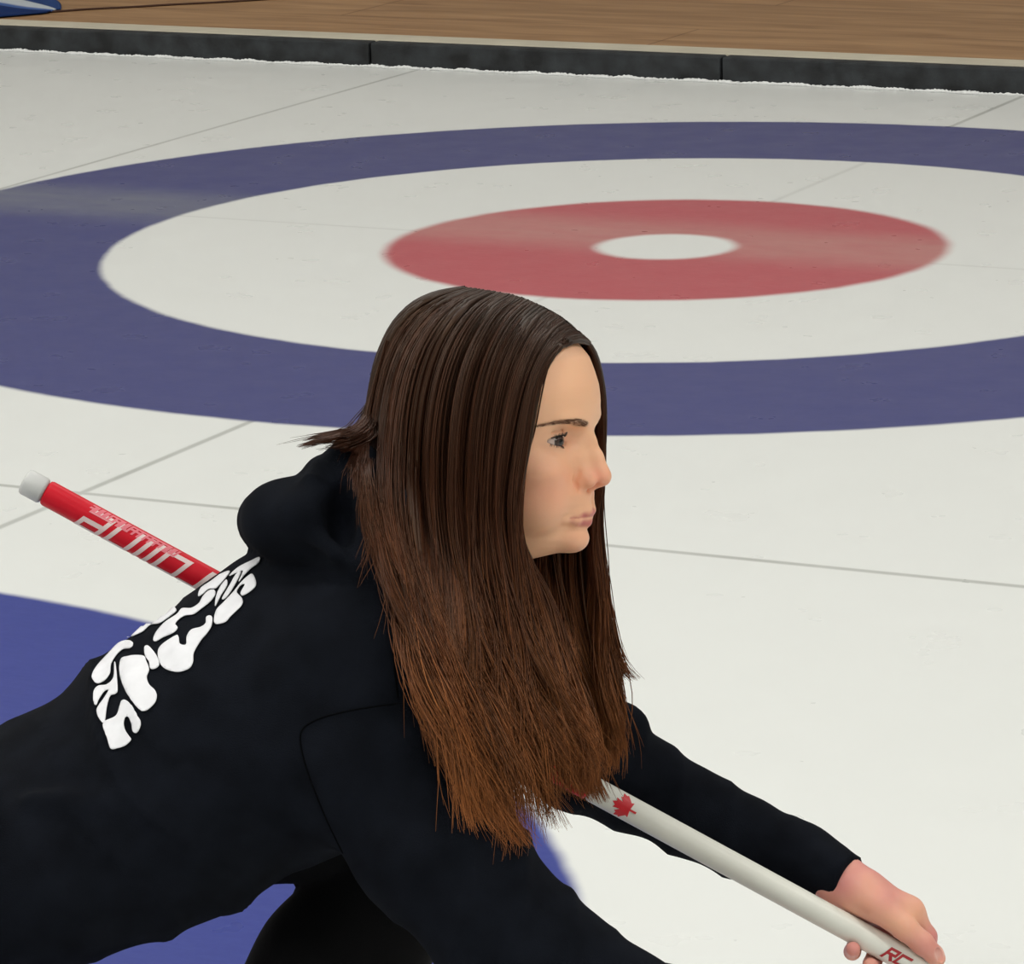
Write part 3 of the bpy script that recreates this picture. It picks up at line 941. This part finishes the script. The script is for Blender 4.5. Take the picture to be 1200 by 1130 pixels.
for poly in PRINT:
    pts = [np.array([95 + x / 4.518, 640 + y / 4.518, 0]) for x, y in poly]
    cl_ = catmull(np.array(pts[-1:] + pts + pts[:2]), (len(pts) + 3) * 6)
    k = np.linspace(0, len(pts) + 2, len(cl_)); cl_ = cl_[(k >= 1) & (k < len(pts) + 1)]
    ring = [(float(a[0]), float(a[1])) for a in cl_]
    xs_ = [r_[0] for r_ in ring]; ys_ = [r_[1] for r_ in ring]
    grid = [(x, y) for x in np.arange(min(xs_) + 1.3, max(xs_), 3) for y in np.arange(min(ys_) + 1.3, max(ys_), 3) if inside(ring, x, y)]
    co = [Vector(c_) for c_ in ring + grid]
    vs, es, fs, *_ = delaunay_2d_cdt(co, [], [list(range(len(ring)))], 1, 1e-4)
    hit = [on_hoodie(v.x, v.y) for v in vs]
    m_ = {}
    for i, h_ in enumerate(hit):
        if h_ is not None: m_[i] = len(pV); pV.append(h_[0])
    for f_ in fs:
        if all(i in m_ for i in f_):
            ps = [pV[m_[i]] for i in f_]
            if max((ps[i] - ps[i - 1]).length for i in range(len(ps))) < .05: pF.append(tuple(m_[i] for i in f_))
pr = mesh_obj('back_print', pV, pF, simple('print_ink', srgb(238, 238, 242), .7, .05, 60), hoodie)
so = pr.modifiers.new('thick', 'SOLIDIFY'); so.thickness = .0006; so.offset = -1
pr['label'] = 'white bubble lettering'

# trousers
def trousers_sdf(p):
    d = ell(p, Q(-70, 1045, 3.32), (.155, .140, .088))
    l = smin(chain(p, [(HIPL, .085), (Q(300, 958, 3.41), .052), (KNL + np.array([-.012, 0, .01]), .056)], .02), chain(p, [(KNL, .060), ((KNL * .7 + ANL * .3), .068), (ANL, .045)], .02), .006)
    r_ = smin(chain(p, [(HIPR, .078), (KNR, .060)], .02), chain(p, [(KNR, .058), (KNR * .6 + ANR * .4, .056), (ANR, .045)], .02), .02)
    d = smin(d, l, .04); d = smin(d, r_, .06)
    return d + .0035 * fnoise(p, 30, 41)
tV, tF = mesh_sdf(trousers_sdf, (-1.30, 2.95, -1.0), (.10, 3.75, .02), .007, 4)
mesh_obj('trousers', W(tV), tF, simple('trouser_cloth', (.0025, .0025, .003, 1), .9, .2, 40, .2, 500, spec=.15), person)

# shoes
def shoe_sdf(A, fwd):
    a = W(A); f_ = np.array([fwd[0], fwd[1], 0.]); s_ = np.array([-f_[1], f_[0], 0.]); z = np.array([0, 0, 1.])
    X = np.stack([f_, s_, z], 1)
    def fn_(p):
        q = (W(p) - np.array([a[0], a[1], 0])) @ X
        d = chain(q, [((-.045, 0, .045), .040), ((.06, 0, .042), .040), ((.165, .0, .032), .030)], .02)
        d = smin(d, chain(q, [((0, 0, .06), .042), ((-.005, 0, .115), .044)], .01), .03)
        d = smax(d, .004 - q[:, 2], .006)
        return smin(d, np.maximum(np.abs(q[:, 2] - .008) - .008, chain(q * np.array([1, 1, 0]), [((-.045, 0, 0), .046), ((.06, 0, 0), .047), ((.165, 0, 0), .036)])), .004)
    c = np.array([a[0], a[1], .06])
    q0 = from_world(c)
    return mesh_sdf(fn_, q0 - .26, q0 + .26, .006, 4)
shoe_mat = simple('shoe_leather', (.012, .012, .014, 1), .5, .1, 30)
fw = W(np.array([1., 3.4, 0])) - W(np.array([0., 3.4, 0])); fw = nrm([fw[0], fw[1], 0])
for A in (ANL, ANR):
    v, f = shoe_sdf(A, fw)
    mesh_obj('shoe', W(v), f, shoe_mat, person)

# ------------------------------------------------------------------ hair
HCOL_ROOT, HCOL_MID, HCOL_TIP = np.array(srgb(44, 25, 17)[:3]), np.array(srgb(72, 38, 23)[:3]), np.array(srgb(150, 92, 50)[:3])
NEAR = [
 [(545, 337, 3.36), (490, 352, 3.33), (452, 392, 3.33), (436, 450, 3.335), (428, 520, 3.33), (431, 600, 3.28), (452, 670, 3.22), (480, 745, 3.12), (505, 830, 3.09), (535, 900, 3.10), (556, 960, 3.12), (570, 992, 3.12)],
 [(560, 339, 3.36), (515, 357, 3.31), (476, 405, 3.29), (458, 470, 3.28), (454, 550, 3.275), (464, 640, 3.23), (486, 730, 3.14), (514, 820, 3.11), (548, 900, 3.11), (572, 965, 3.13), (588, 1000, 3.13)],
 [(580, 342, 3.36), (545, 362, 3.30), (512, 412, 3.275), (495, 490, 3.265), (492, 580, 3.262), (503, 680, 3.22), (526, 780, 3.15), (556, 870, 3.13), (588, 950, 3.14), (612, 1000, 3.14)],
 [(605, 347, 3.355), (575, 370, 3.295), (546, 425, 3.265), (532, 500, 3.258), (530, 600, 3.257), (541, 700, 3.225), (562, 800, 3.18), (592, 890, 3.16), (618, 960, 3.165), (630, 1003, 3.165)],
 [(630, 357, 3.35), (604, 381, 3.295), (580, 430, 3.265), (566, 510, 3.257), (562, 610, 3.256), (574, 710, 3.235), (597, 810, 3.20), (622, 900, 3.18), (640, 960, 3.18), (642, 985, 3.18)],
 [(655, 375, 3.345), (632, 396, 3.295), (610, 445, 3.27), (594, 520, 3.262), (586, 610, 3.260), (599, 700, 3.248), (622, 800, 3.22), (650, 880, 3.20), (664, 925, 3.20), (664, 960, 3.20)],
 [(676, 394, 3.34), (650, 407, 3.302), (626, 450, 3.280), (615, 520, 3.272), (604, 590, 3.268), (606, 655, 3.262), (622, 730, 3.255), (648, 820, 3.235), (676, 880, 3.22), (686, 930, 3.22)],
 [(690, 404, 3.355), (660, 402, 3.315), (635, 424, 3.29), (623, 470, 3.28), (616, 520, 3.273), (603, 590, 3.268), (604, 655, 3.264), (618, 730, 3.258), (642, 820, 3.24), (672, 880, 3.23), (684, 925, 3.23)],
]
FAR = [
 [(600, 346, 3.36), (598, 365, 3.41), (605, 440, 3.44), (608, 540, 3.45), (613, 640, 3.43), (625, 720, 3.40), (640, 800, 3.36), (660, 880, 3.33), (668, 925, 3.33)],
 [(630, 357, 3.355), (640, 375, 3.41), (650, 440, 3.435), (650, 540, 3.44), (645, 640, 3.43), (652, 720, 3.41), (664, 800, 3.39), (680, 880, 3.37), (688, 932, 3.37)],
 [(650, 368, 3.35), (668, 386, 3.39), (680, 440, 3.42), (680, 520, 3.43), (672, 600, 3.43), (676, 680, 3.42), (689, 760, 3.41), (700, 840, 3.40), (703, 895, 3.40), (700, 935, 3.40)],
 [(670, 386, 3.345), (688, 400, 3.37), (697, 440, 3.395), (699, 500, 3.415), (692, 580, 3.42), (693, 660, 3.42), (699, 740, 3.415), (708, 810, 3.41), (715, 870, 3.40), (715, 925, 3.40)],
 [(676, 393, 3.345), (693, 404, 3.365), (702, 430, 3.385), (708, 480, 3.40), (707, 540, 3.41), (701, 600, 3.42), (704, 660, 3.42), (708, 720, 3.415), (712, 775, 3.41), (719, 830, 3.40), (718, 890, 3.40)],
]
BACK = [
 [(545, 336, 3.37), (490, 353, 3.40), (452, 405, 3.41), (437, 462, 3.38), (421, 499, 3.27), (394, 507, 3.235), (373, 511, 3.225), (351, 521, 3.22)],
 [(540, 338, 3.365), (484, 357, 3.38), (448, 410, 3.39), (436, 470, 3.36), (426, 506, 3.26), (406, 514, 3.225), (384, 519, 3.22), (357, 529, 3.22)],
 [(540, 339, 3.363), (483, 358, 3.37), (447, 411, 3.38), (434, 475, 3.355), (428, 515, 3.26), (417, 530, 3.22), (404, 536, 3.21), (384, 536, 3.205)],
 [(540, 339, 3.363), (483, 358, 3.37), (447, 411, 3.375), (434, 475, 3.355), (429, 525, 3.26), (424, 558, 3.215), (421, 585, 3.20), (424, 610, 3.195)],
 [(540, 340, 3.362), (482, 360, 3.36), (446, 412, 3.37), (433, 480, 3.36), (428, 540, 3.31), (430, 590, 3.25), (440, 640, 3.20), (456, 690, 3.15), (478, 745, 3.11), (502, 800, 3.09)],
]
MID = [
 [(560, 520, 3.285), (585, 580, 3.29), (602, 630, 3.295), (612, 680, 3.295), (628, 750, 3.285), (648, 830, 3.26), (662, 895, 3.25), (672, 948, 3.25)],
 [(572, 510, 3.29), (592, 580, 3.30), (610, 635, 3.305), (630, 690, 3.31), (648, 760, 3.30), (668, 840, 3.28), (681, 895, 3.27), (690, 945, 3.27)],
 [(572, 500, 3.30), (590, 580, 3.31), (606, 640, 3.325), (640, 690, 3.335), (664, 760, 3.33), (684, 840, 3.31), (697, 890, 3.30), (705, 940, 3.30)],
]
FLICK = [
 [(690, 402, 3.365), (706, 450, 3.39), (707, 540, 3.41), (702, 620, 3.42), (708, 690, 3.415), (715, 745, 3.41), (722, 776, 3.405), (736, 793, 3.40), (757, 798, 3.395)],
 [(690, 402, 3.365), (704, 450, 3.39), (704, 540, 3.41), (698, 620, 3.42), (703, 690, 3.415), (712, 750, 3.41), (721, 786, 3.405), (733, 803, 3.40), (749, 812, 3.395)],
]
KP = 30
def guides(G):
    return np.stack([arclen([Q(*g) for g in gg], KP) for gg in G])

def cap_field(p):
    return head_sdf(p, False)

def push_out(P, near):
    """keep strands outside the skull and on top of the cloth"""
    sh = P.shape
    p = P.reshape(-1, 3).copy()
    k = np.tile(np.arange(sh[1]), sh[0])
    jit = np.repeat(RNG.random(sh[0]), sh[1])
    for it in range(10):
        d = cap_field(p)
        m = d < .004 + .005 * jit
        if not m.any(): break
        q = p[m]; e = .001
        g = np.stack([cap_field(q + np.eye(3)[i] * e) - cap_field(q - np.eye(3)[i] * e) for i in range(3)], 1)
        g /= np.linalg.norm(g, axis=1, keepdims=True) + 1e-9
        p[m] = q + g * (.0045 + .005 * jit[m] - d[m])[:, None]
    if near:
        for it in range(16):
            m = (p[:, 2] < .02)
            d = np.full(len(p), 1.); d[m] = hoodie_sdf(p[m], False)
            m = d < .006 + .006 * jit
            if not m.any(): break
            p[m, 1] -= np.clip(.009 + .006 * jit[m] - d[m], .002, .02)
    P = p.reshape(sh)
    # relax so a pushed strand stays smooth
    for it in range(3):
        P[:, 1:-1] = .5 * P[:, 1:-1] + .25 * (P[:, 2:] + P[:, :-2])
    return P

def strands(G, n, thick, wave, clumps, rad, trim=.12, near=True, spread=.004, seed=0, s_lo=0., s_hi=1., short=1.0):
    r = np.random.default_rng(seed)
    gd = guides(G); ng = len(G)
    s = s_lo + (s_hi - s_lo) * r.random(n)
    cl = np.floor(s * clumps + r.normal(0, .18, n)).astype(int) % clumps
    sc = (cl + .5) / clumps
    t = np.linspace(0, 1, KP)
    pull = .74 * np.clip((t - .25) / .75, 0, 1) ** 1.1
    S = (s[:, None] * (1 - pull) + sc[:, None] * pull)
    x = np.clip(S, 0, 1) * (ng - 1)
    gs = catmull(np.moveaxis(gd, 0, 1), 241)          # KP,241,3
    ii = np.clip((x / (ng - 1) * 240), 0, 239.999); i0 = ii.astype(int); fr = (ii - i0)[..., None]
    kk = np.broadcast_to(np.arange(KP), i0.shape)
    P = gs[kk, i0] * (1 - fr) + gs[kk, i0 + 1] * fr
    # body of the hair: layers in depth, more towards the middle
    lay = r.random(n)
    grow = np.clip(t / .35, 0, 1)[None] ** .8
    P[..., 1] += (lay[:, None] - .35) * thick * grow
    crs = np.random.default_rng(seed + 5)
    ca, cb, cp = crs.random(clumps) * 6.28, crs.random(clumps) * 6.28, .7 + .6 * crs.random(clumps)
    cdep = crs.normal(0, 1, clumps)
    tipw = np.clip((t - .30) / .70, 0, 1)[None] ** 1.5
    ph = t[None] * (13 + 8 * cp[cl][:, None])
    P[..., 0] += wave * tipw * (np.sin(ph + ca[cl][:, None] + .5 * r.normal(size=(n, 1))) * .9 + .35 * r.normal(size=(n, 1)))
    P[..., 1] += wave * tipw * np.cos(ph + cb[cl][:, None] + .5 * r.normal(size=(n, 1))) + .009 * cdep[cl][:, None] * grow
    P += (r.normal(0, spread, (n, 1, 3)) * (np.clip(t, .04, 1)[None, :, None]) * np.array([1, .6, .4]))
    # random wanderers
    fz = (r.random(n) < .05)
    P[..., 0] += (fz * r.normal(0, .012, n))[:, None] * tipw
    L = (1 - trim * r.random(n) ** 1.5) * (1 - 1.1 * trim * crs.random(clumps)[cl] ** 1.5) * short
    tt = t[None] * L[:, None]
    ki = tt * (KP - 1); k0 = np.minimum(ki.astype(int), KP - 2); f_ = (ki - k0)[..., None]
    rows = np.arange(n)[:, None]
    P = P[rows, k0] * (1 - f_) + P[rows, k0 + 1] * f_
    P = push_out(P, near)
    R = rad * (.75 + .5 * r.random((n, 1))) * np.clip(np.minimum(1, (1 - t) * 7 + .25), 0, 1)[None]
    tone = (.72 + .56 * r.random((n, 1, 1))) * (.70 + .62 * crs.random(clumps)[cl][:, None, None])
    tc_ = np.clip((.166 - P[..., 2]) / .466 + .08 * r.normal(size=(n, 1)), 0, 1)[..., None]
    c1 = np.clip(tc_ / .55, 0, 1); c2 = np.clip((tc_ - .5) / .5, 0, 1) ** 1.2
    C = (HCOL_ROOT * (1 - c1) + HCOL_MID * c1) * (1 - c2) + HCOL_TIP * c2
    return P, R, C * tone

sets = [
 strands(NEAR, 4400, .022, .016, 18, .00042, .13, True, .0026, 1),
 strands(NEAR, 1300, .024, .020, 29, .00042, .16, True, .0026, 11),
 strands(MID, 2000, .012, .008, 9, .00042, .10, True, .003, 12),
 strands(NEAR, 900, .030, .010, 40, .0004, .20, True, .004, 2),
 strands(FAR, 2600, .016, .010, 10, .00042, .14, True, .003, 3),
 strands(BACK, 2400, .010, .004, 17, .00042, .10, True, .002, 4),
 strands(FLICK, 480, .008, .003, 3, .0004, .08, False, .0028, 5),
]
# few loose single hairs
LOOSE = [
 [(455, 400, 3.32), (432, 500, 3.30), (432, 600, 3.22), (440, 680, 3.15), (470, 740, 3.10), (492, 800, 3.08), (498, 860, 3.08)],
 [(452, 400, 3.32), (428, 500, 3.30), (436, 590, 3.22), (436, 650, 3.16), (415, 700, 3.14), (400, 730, 3.14)],
 [(448, 420, 3.32), (424, 510, 3.30), (440, 600, 3.22), (432, 660, 3.17), (428, 710, 3.14)],
]
sets.append(strands(LOOSE, 46, .004, .004, 5, .00036, .3, True, .004, 6))
V, F, C = [], [], []; nv = 0
for P, R, c in sets:
    v, f = tubes(W(P), R, 3)
    V.append(v); F.append(f + nv); nv += len(v); C.append(np.repeat(c.reshape(-1, 3), 3, axis=0))
# dense under-layer: broad locks beneath the strands, and the scalp
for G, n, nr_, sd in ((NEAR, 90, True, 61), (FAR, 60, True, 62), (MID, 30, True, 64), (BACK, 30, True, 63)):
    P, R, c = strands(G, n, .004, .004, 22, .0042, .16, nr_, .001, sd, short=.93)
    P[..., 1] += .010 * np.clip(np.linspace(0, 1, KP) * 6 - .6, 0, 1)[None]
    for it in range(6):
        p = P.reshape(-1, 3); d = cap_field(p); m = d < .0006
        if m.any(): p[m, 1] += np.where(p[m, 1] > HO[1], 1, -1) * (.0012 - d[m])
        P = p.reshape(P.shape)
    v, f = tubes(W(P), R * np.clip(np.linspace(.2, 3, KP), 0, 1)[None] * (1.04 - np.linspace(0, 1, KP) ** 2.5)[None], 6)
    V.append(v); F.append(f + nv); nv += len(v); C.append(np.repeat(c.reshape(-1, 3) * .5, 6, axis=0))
def scalp(p):
    q = to_head(p)
    d = head_sdf(p, False) - .0035 - .007 * np.clip((-15 - q[:, 0]) / 45, 0, 1)
    # hairline: from the parting down the temple, behind the cheek
    fl = np.interp(q[:, 2], [-60, -20, 10, 40, 60, 75, 85, 110], [-10, 5, 20, 29, 38, 48, 55, 80])
    d = smax(d, (q[:, 0] - fl) * MM, .004)
    return smax(d, (-62 - q[:, 2]) * MM, .004)
sv, sf = mesh_sdf(scalp, HO + np.array([-.14, -.10, -.09]), HO + np.array([.09, .10, .13]), .002)
hair_mat, nt, hb, ha = attr_mat('hair', 'tint', .42, .42)
hb.inputs['Specular Tint'].default_value = (.95, .66, .46, 1)
hair = mesh_obj('hair', np.concatenate(V), np.concatenate(F), hair_mat, person, cols=np.concatenate(C))
scalp_mat, *_ = attr_mat('scalp_hair', 'tint', .8, .1)
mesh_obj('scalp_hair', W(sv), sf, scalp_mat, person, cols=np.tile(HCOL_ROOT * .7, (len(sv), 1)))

# ------------------------------------------------------------------ the broom
broom = bpy.data.objects.new('curling_broom', None); COL.objects.link(broom)
BW0, BW1 = W(BA0), W(BA1)
bx = nrm(BW1 - BW0)
END = BW0 + bx * (((np.array(W(Q(28, 563, 3.45))) - BW0) @ bx))    # free end of the handle
LEN = (END[2] - .05) / -bx[2]
RB = .0116
bn = nrm(np.cross(np.cross(bx, [0, 0, 1.]), bx)); bs_ = np.cross(bx, bn)
toward = CAM - (END + bx * .4); toward -= bx * (toward @ bx); toward = nrm(toward)   # faces the viewer's side
side_ = np.cross(bx, toward)          # across the handle
def B(a, n=0, s=0): return END + bx * a + bn * n + bs_ * s
def along(px): # distance along the handle of picture column px
    return float((W(Q(px, 577.5 + (px - 54.5) * .5429, 3.45)) - END) @ bx)
broom.location = Vector(B(LEN * .5)) ; broom.location.z = 0
tag(broom, 'curling broom with red and white handle tucked under the arm of the crouching person', 'broom')
bpy.context.view_layer.update()
def child(o, par=None):
    par = par or broom
    o.parent = par; o.matrix_parent_inverse = par.matrix_world.inverted()
    return o
def rod(name, a0, a1, r0, mat, r1=None, n=40, cap=True, label=None):
    r1 = r1 or r0
    ang = np.arange(n) / n * 2 * np.pi
    bev = min(.003, r0 * .3)
    prof = [(a0, 0.0001), (a0, r0 - bev), (a0 + bev * .3, r0 - bev * .3), (a0 + bev, r0), (a1 - bev, r1), (a1 - bev * .3, r1 - bev * .3), (a1, r1 - bev), (a1, .0001)] if cap else [(a0, r0), (a1, r1)]
    V = []; F = []
    for a, r_ in prof:
        for t in ang: V.append(END + bx * a + (bn * math.cos(t) + bs_ * math.sin(t)) * r_)
    for i in range(len(prof) - 1):
        for j in range(n): F.append((i * n + j, i * n + (j + 1) % n, (i + 1) * n + (j + 1) % n, (i + 1) * n + j))
    o = child(mesh_obj(name, V, F, mat))
    if label: o['label'] = label
    return o
red = simple('grip_red', srgb(206, 10, 36), .42, .05, 20, spec=.22)
whitep = simple('handle_white', srgb(226, 226, 216), .35, .06, 14)
A_CAP, A_RED, A_RED2 = along(28), along(53), along(692)
rod('end_cap', A_CAP, A_RED, RB * 1.02, simple('cap_grey', srgb(205, 206, 204), .4, .05, 30), label='pale grey end cap')
grip = rod('grip', A_RED, A_RED2, RB, red, label='red grip with white lettering')
shaft = rod('shaft', A_RED2, LEN - .03, RB * .985, whitep, label='white shaft')

def wrap(obj2d, a0, size, name, mat, par, flip=True, off=.0004, turn=0.0):
    """lay flat lettering (mesh in XY) round the handle, facing the near side"""
    V = []
    for v in obj2d.vertices:
        x, y = v.co.x * size, v.co.y * size
        if flip: x, y = -x, -y
        th = y / RB + turn
        d_ = toward * math.cos(th) + nrm(bn_face) * math.sin(th)
        V.append(END + bx * (a0 + x) + d_ * (RB + off))
    F = [tuple(p.vertices) for p in obj2d.polygons]
    o = mesh_obj(name, V, F, mat, smooth=False)
    o.parent = par; o.matrix_parent_inverse = par.matrix_world.inverted()
    return o
bn_face = np.cross(toward, bx)
if bn_face[2] < 0: bn_face = -bn_face
def text_mesh(s, shear=0, spacing=1.0, offset=0.0, res=6):
    cu = bpy.data.curves.new('lettering', 'FONT'); cu.body = s; cu.shear = shear; cu.space_character = spacing; cu.offset = offset; cu.resolution_u = res
    cu.align_x = 'CENTER'; cu.align_y = 'CENTER'; cu.fill_mode = 'FRONT'
    o = bpy.data.objects.new('lettering', cu); COL.objects.link(o)
    bpy.context.view_layer.update()
    me = bpy.data.meshes.new_from_object(o.evaluated_get(bpy.context.evaluated_depsgraph_get()))
    bpy.data.objects.remove(o)
    bm = bmesh.new(); bm.from_mesh(me)
    bmesh.ops.triangulate(bm, faces=bm.faces)
    for _ in range(2):
        bmesh.ops.subdivide_edges(bm, edges=[e for e in bm.edges if e.calc_length() > .12], cuts=1, use_grid_fill=False)
        bmesh.ops.triangulate(bm, faces=bm.faces)
    bm.to_mesh(me); bm.free()
    return me
ink = simple('lettering_pink_white', srgb(240, 216, 214), .5)
# lettering: stroke shapes, squared and slanted
def strokes(letters, w=.15):
    """letters = list of (advance, [polylines]) in a unit-high box -> flat mesh"""
    bm = bmesh.new(); x0 = 0
    for adv, polys in letters:
        for pl in polys:
            for (xa, ya), (xb, yb) in zip(pl[:-1], pl[1:]):
                n = max(1, int(math.hypot(xb - xa, yb - ya) / .08))
                L_ = math.hypot(xb - xa, yb - ya); ux, uy = (xb - xa) / L_, (yb - ya) / L_
                e = w * .5
                for i in range(n):
                    t0, t1 = i / n, (i + 1) / n
                    pa = (xa + (xb - xa) * t0 - (ux * e if i == 0 else 0), ya + (yb - ya) * t0 - (uy * e if i == 0 else 0))
                    pb = (xa + (xb - xa) * t1 + (ux * e if i == n - 1 else 0), ya + (yb - ya) * t1 + (uy * e if i == n - 1 else 0))
                    q = [(pa[0] - uy * e, pa[1] + ux * e), (pa[0] + uy * e, pa[1] - ux * e), (pb[0] + uy * e, pb[1] - ux * e), (pb[0] - uy * e, pb[1] + ux * e)]
                    vs = [bm.verts.new((x0 + a + .45 * b_, b_, 0)) for a, b_ in q]
                    bm.faces.new(vs)
        x0 += adv
    me = bpy.data.meshes.new('lettering'); 
    for v in bm.verts: v.co.x -= x0 / 2; v.co.y -= .5
    bm.to_mesh(me); bm.free()
    return me
LET = {
 'h': (1.2, [[(0, 0), (0, 1.3)], [(0, .9), (.8, .9), (.8, 0)]]),
 'a': (1.25, [[(0, .95), (.85, .95), (.85, .05), (0, .05), (0, .5), (.8, .5)]]),
 'r': (.95, [[(0, 0), (0, .95), (.65, .95)]]),
 'd': (1.25, [[(.85, .05), (0, .05), (0, .95), (.85, .95)], [(.85, 0), (.85, 1.3)]]),
 'l': (.42, [[(0, 0), (0, 1.25)]]),
 'i': (.42, [[(0, 0), (0, .98)]]),
 'n': (1.25, [[(0, 0), (0, .95), (.85, .95), (.85, 0)]]),
 'e': (1.2, [[(.85, .05), (0, .05), (0, .95), (.85, .95), (.85, .5), (.08, .5)]]),
}
me = strokes([LET[c] for c in 'hardline'], .19)
tw = max(v.co.x for v in me.vertices) - min(v.co.x for v in me.vertices)
a_e, a_r = along(93), along(240)
# the visible end "rdline" runs between those two columns; the rest goes on under the arm
scale = (a_r - a_e) / (LET['r'][0] + LET['d'][0] + .42 + .42 + 1.25 + 1.2)
xmax = max(v.co.x for v in me.vertices)
wrap(me, a_e + xmax * scale, scale, 'lettering', ink, grip, True, turn=-.38)
# line of small print over it
sm_ = []
rs = np.random.default_rng(5)
for k in range(17):
    h0 = rs.random()
    sm_.append((.62, [[(0, 0), (0, .9)], [(0, .9 if h0 > .4 else .45), (.38, .9 if h0 > .4 else .45)]] + ([[(.38, 0), (.38, .9)]] if h0 > .55 else [[(0, 0), (.38, 0)]])))
me2 = strokes(sm_, .26)
sc2 = (along(205) - along(103)) / (17 * .62)
wrap(me2, (along(205) + along(103)) / 2, sc2 * 1.0, 'small_print', simple('small_ink', srgb(232, 120, 132), .5), grip, True, turn=.62)

# maple leaf on the white shaft
leaf = [(0, 1.0), (.13, .76), (.30, .85), (.22, .42), (.45, .66), (.50, .53), (.80, .58), (.70, .33), (.80, .26), (.40, -.06), (.46, -.22), (.06, -.15), (.06, -.55), (-.06, -.55), (-.06, -.15), (-.46, -.22), (-.40, -.06), (-.80, .26), (-.70, .33), (-.80, .58), (-.50, .53), (-.45, .66), (-.22, .42), (-.30, .85), (-.13, .76)]
co = [Vector(c) for c in leaf]
grid = [Vector((x, y)) for x in np.arange(-.8, .8, .1) for y in np.arange(-.55, 1, .1) if inside(leaf, x, y)]
vs, es, fs, *_ = delaunay_2d_cdt(co + grid, [], [list(range(len(co)))], 1, 1e-5)
ml = bpy.data.meshes.new('leaf'); ml.from_pydata([(v.y, -v.x, 0) for v in vs], [], fs)
wrap(ml, along(735), .0150, 'maple_leaf', simple('leaf_red', srgb(196, 10, 30), .4), shaft, True, turn=-.05)
# red lettering by the hand
def ring_(t): return t
me3 = strokes([(1.15, [[(0, 0), (0, 1), (.8, 1), (.8, .55), (0, .55)], [(.35, .55), (.85, 0)]]), (1.15, [[(.85, .05), (0, .05), (0, .95), (.85, .95)]])], .24)
wrap(me3, along(1050), .0100, 'handle_lettering', simple('lettering_red', srgb(170, 30, 38), .45), shaft, False, turn=-.25)
# brush head down on the ice
hc = B(LEN - .02)
bm = bmesh.new(); box(bm, -.095, .095, -.03, .03, .018, .040, .006)
for v in bm.verts: v.co = Vector((hc[0], hc[1], 0)) + v.co
child(from_bm('head', bm, simple('brush_plastic', (.02, .02, .022, 1), .4)))
bm = bmesh.new(); box(bm, -.10, .10, -.034, .034, .0005, .018, .006)
for v in bm.verts: v.co = Vector((hc[0], hc[1], 0)) + v.co
child(from_bm('pad', bm, simple('brush_pad', srgb(200, 190, 60), .9, .1, 60)))
rod('ferrule', LEN - .075, LEN - .012, .015, simple('ferrule_black', (.02, .02, .02, 1), .4), .017)

# ------------------------------------------------------------------ the stone under her right hand
stone = bpy.data.objects.new('curling_stone', None); COL.objects.link(stone)
stone.location = Vector(STONE)
tag(stone, 'grey granite curling stone under the right hand of the crouching person', 'curling stone')
def lathe(prof, n=64):
    V = []; F = []
    for r_, z in prof:
        for k in range(n): V.append((r_ * math.cos(2 * math.pi * k / n), r_ * math.sin(2 * math.pi * k / n), z))
    for i in range(len(prof) - 1):
        for k in range(n): F.append((i * n + k, i * n + (k + 1) % n, (i + 1) * n + (k + 1) % n, (i + 1) * n + k))
    return V, F
prof = [(.0001, .004), (.055, .004), (.063, .0005), (.07, .004), (.10, .016), (.128, .035), (.141, .052), (.142, .062), (.141, .072), (.128, .09), (.10, .107), (.07, .114), (.05, .116), (.0001, .117)]
v, f = lathe(prof)
mesh_obj('granite', v, f, simple('granite', srgb(120, 122, 126), .35, .35, 260), stone)
v, f = lathe([(.0001, .117), (.072, .1155), (.075, .119), (.070, .124), (.03, .127), (.0001, .128)])
mesh_obj('handle_plate', v, f, simple('stone_plastic', srgb(30, 70, 160), .3), stone)
pp = arclen(HANDLE, 24)
rl = from_world(STONE)
v, f = tubes(pp[None], np.full((1, 24), .0135), 14)
mesh_obj('handle', v, f, bpy.data.materials['stone_plastic'], stone)
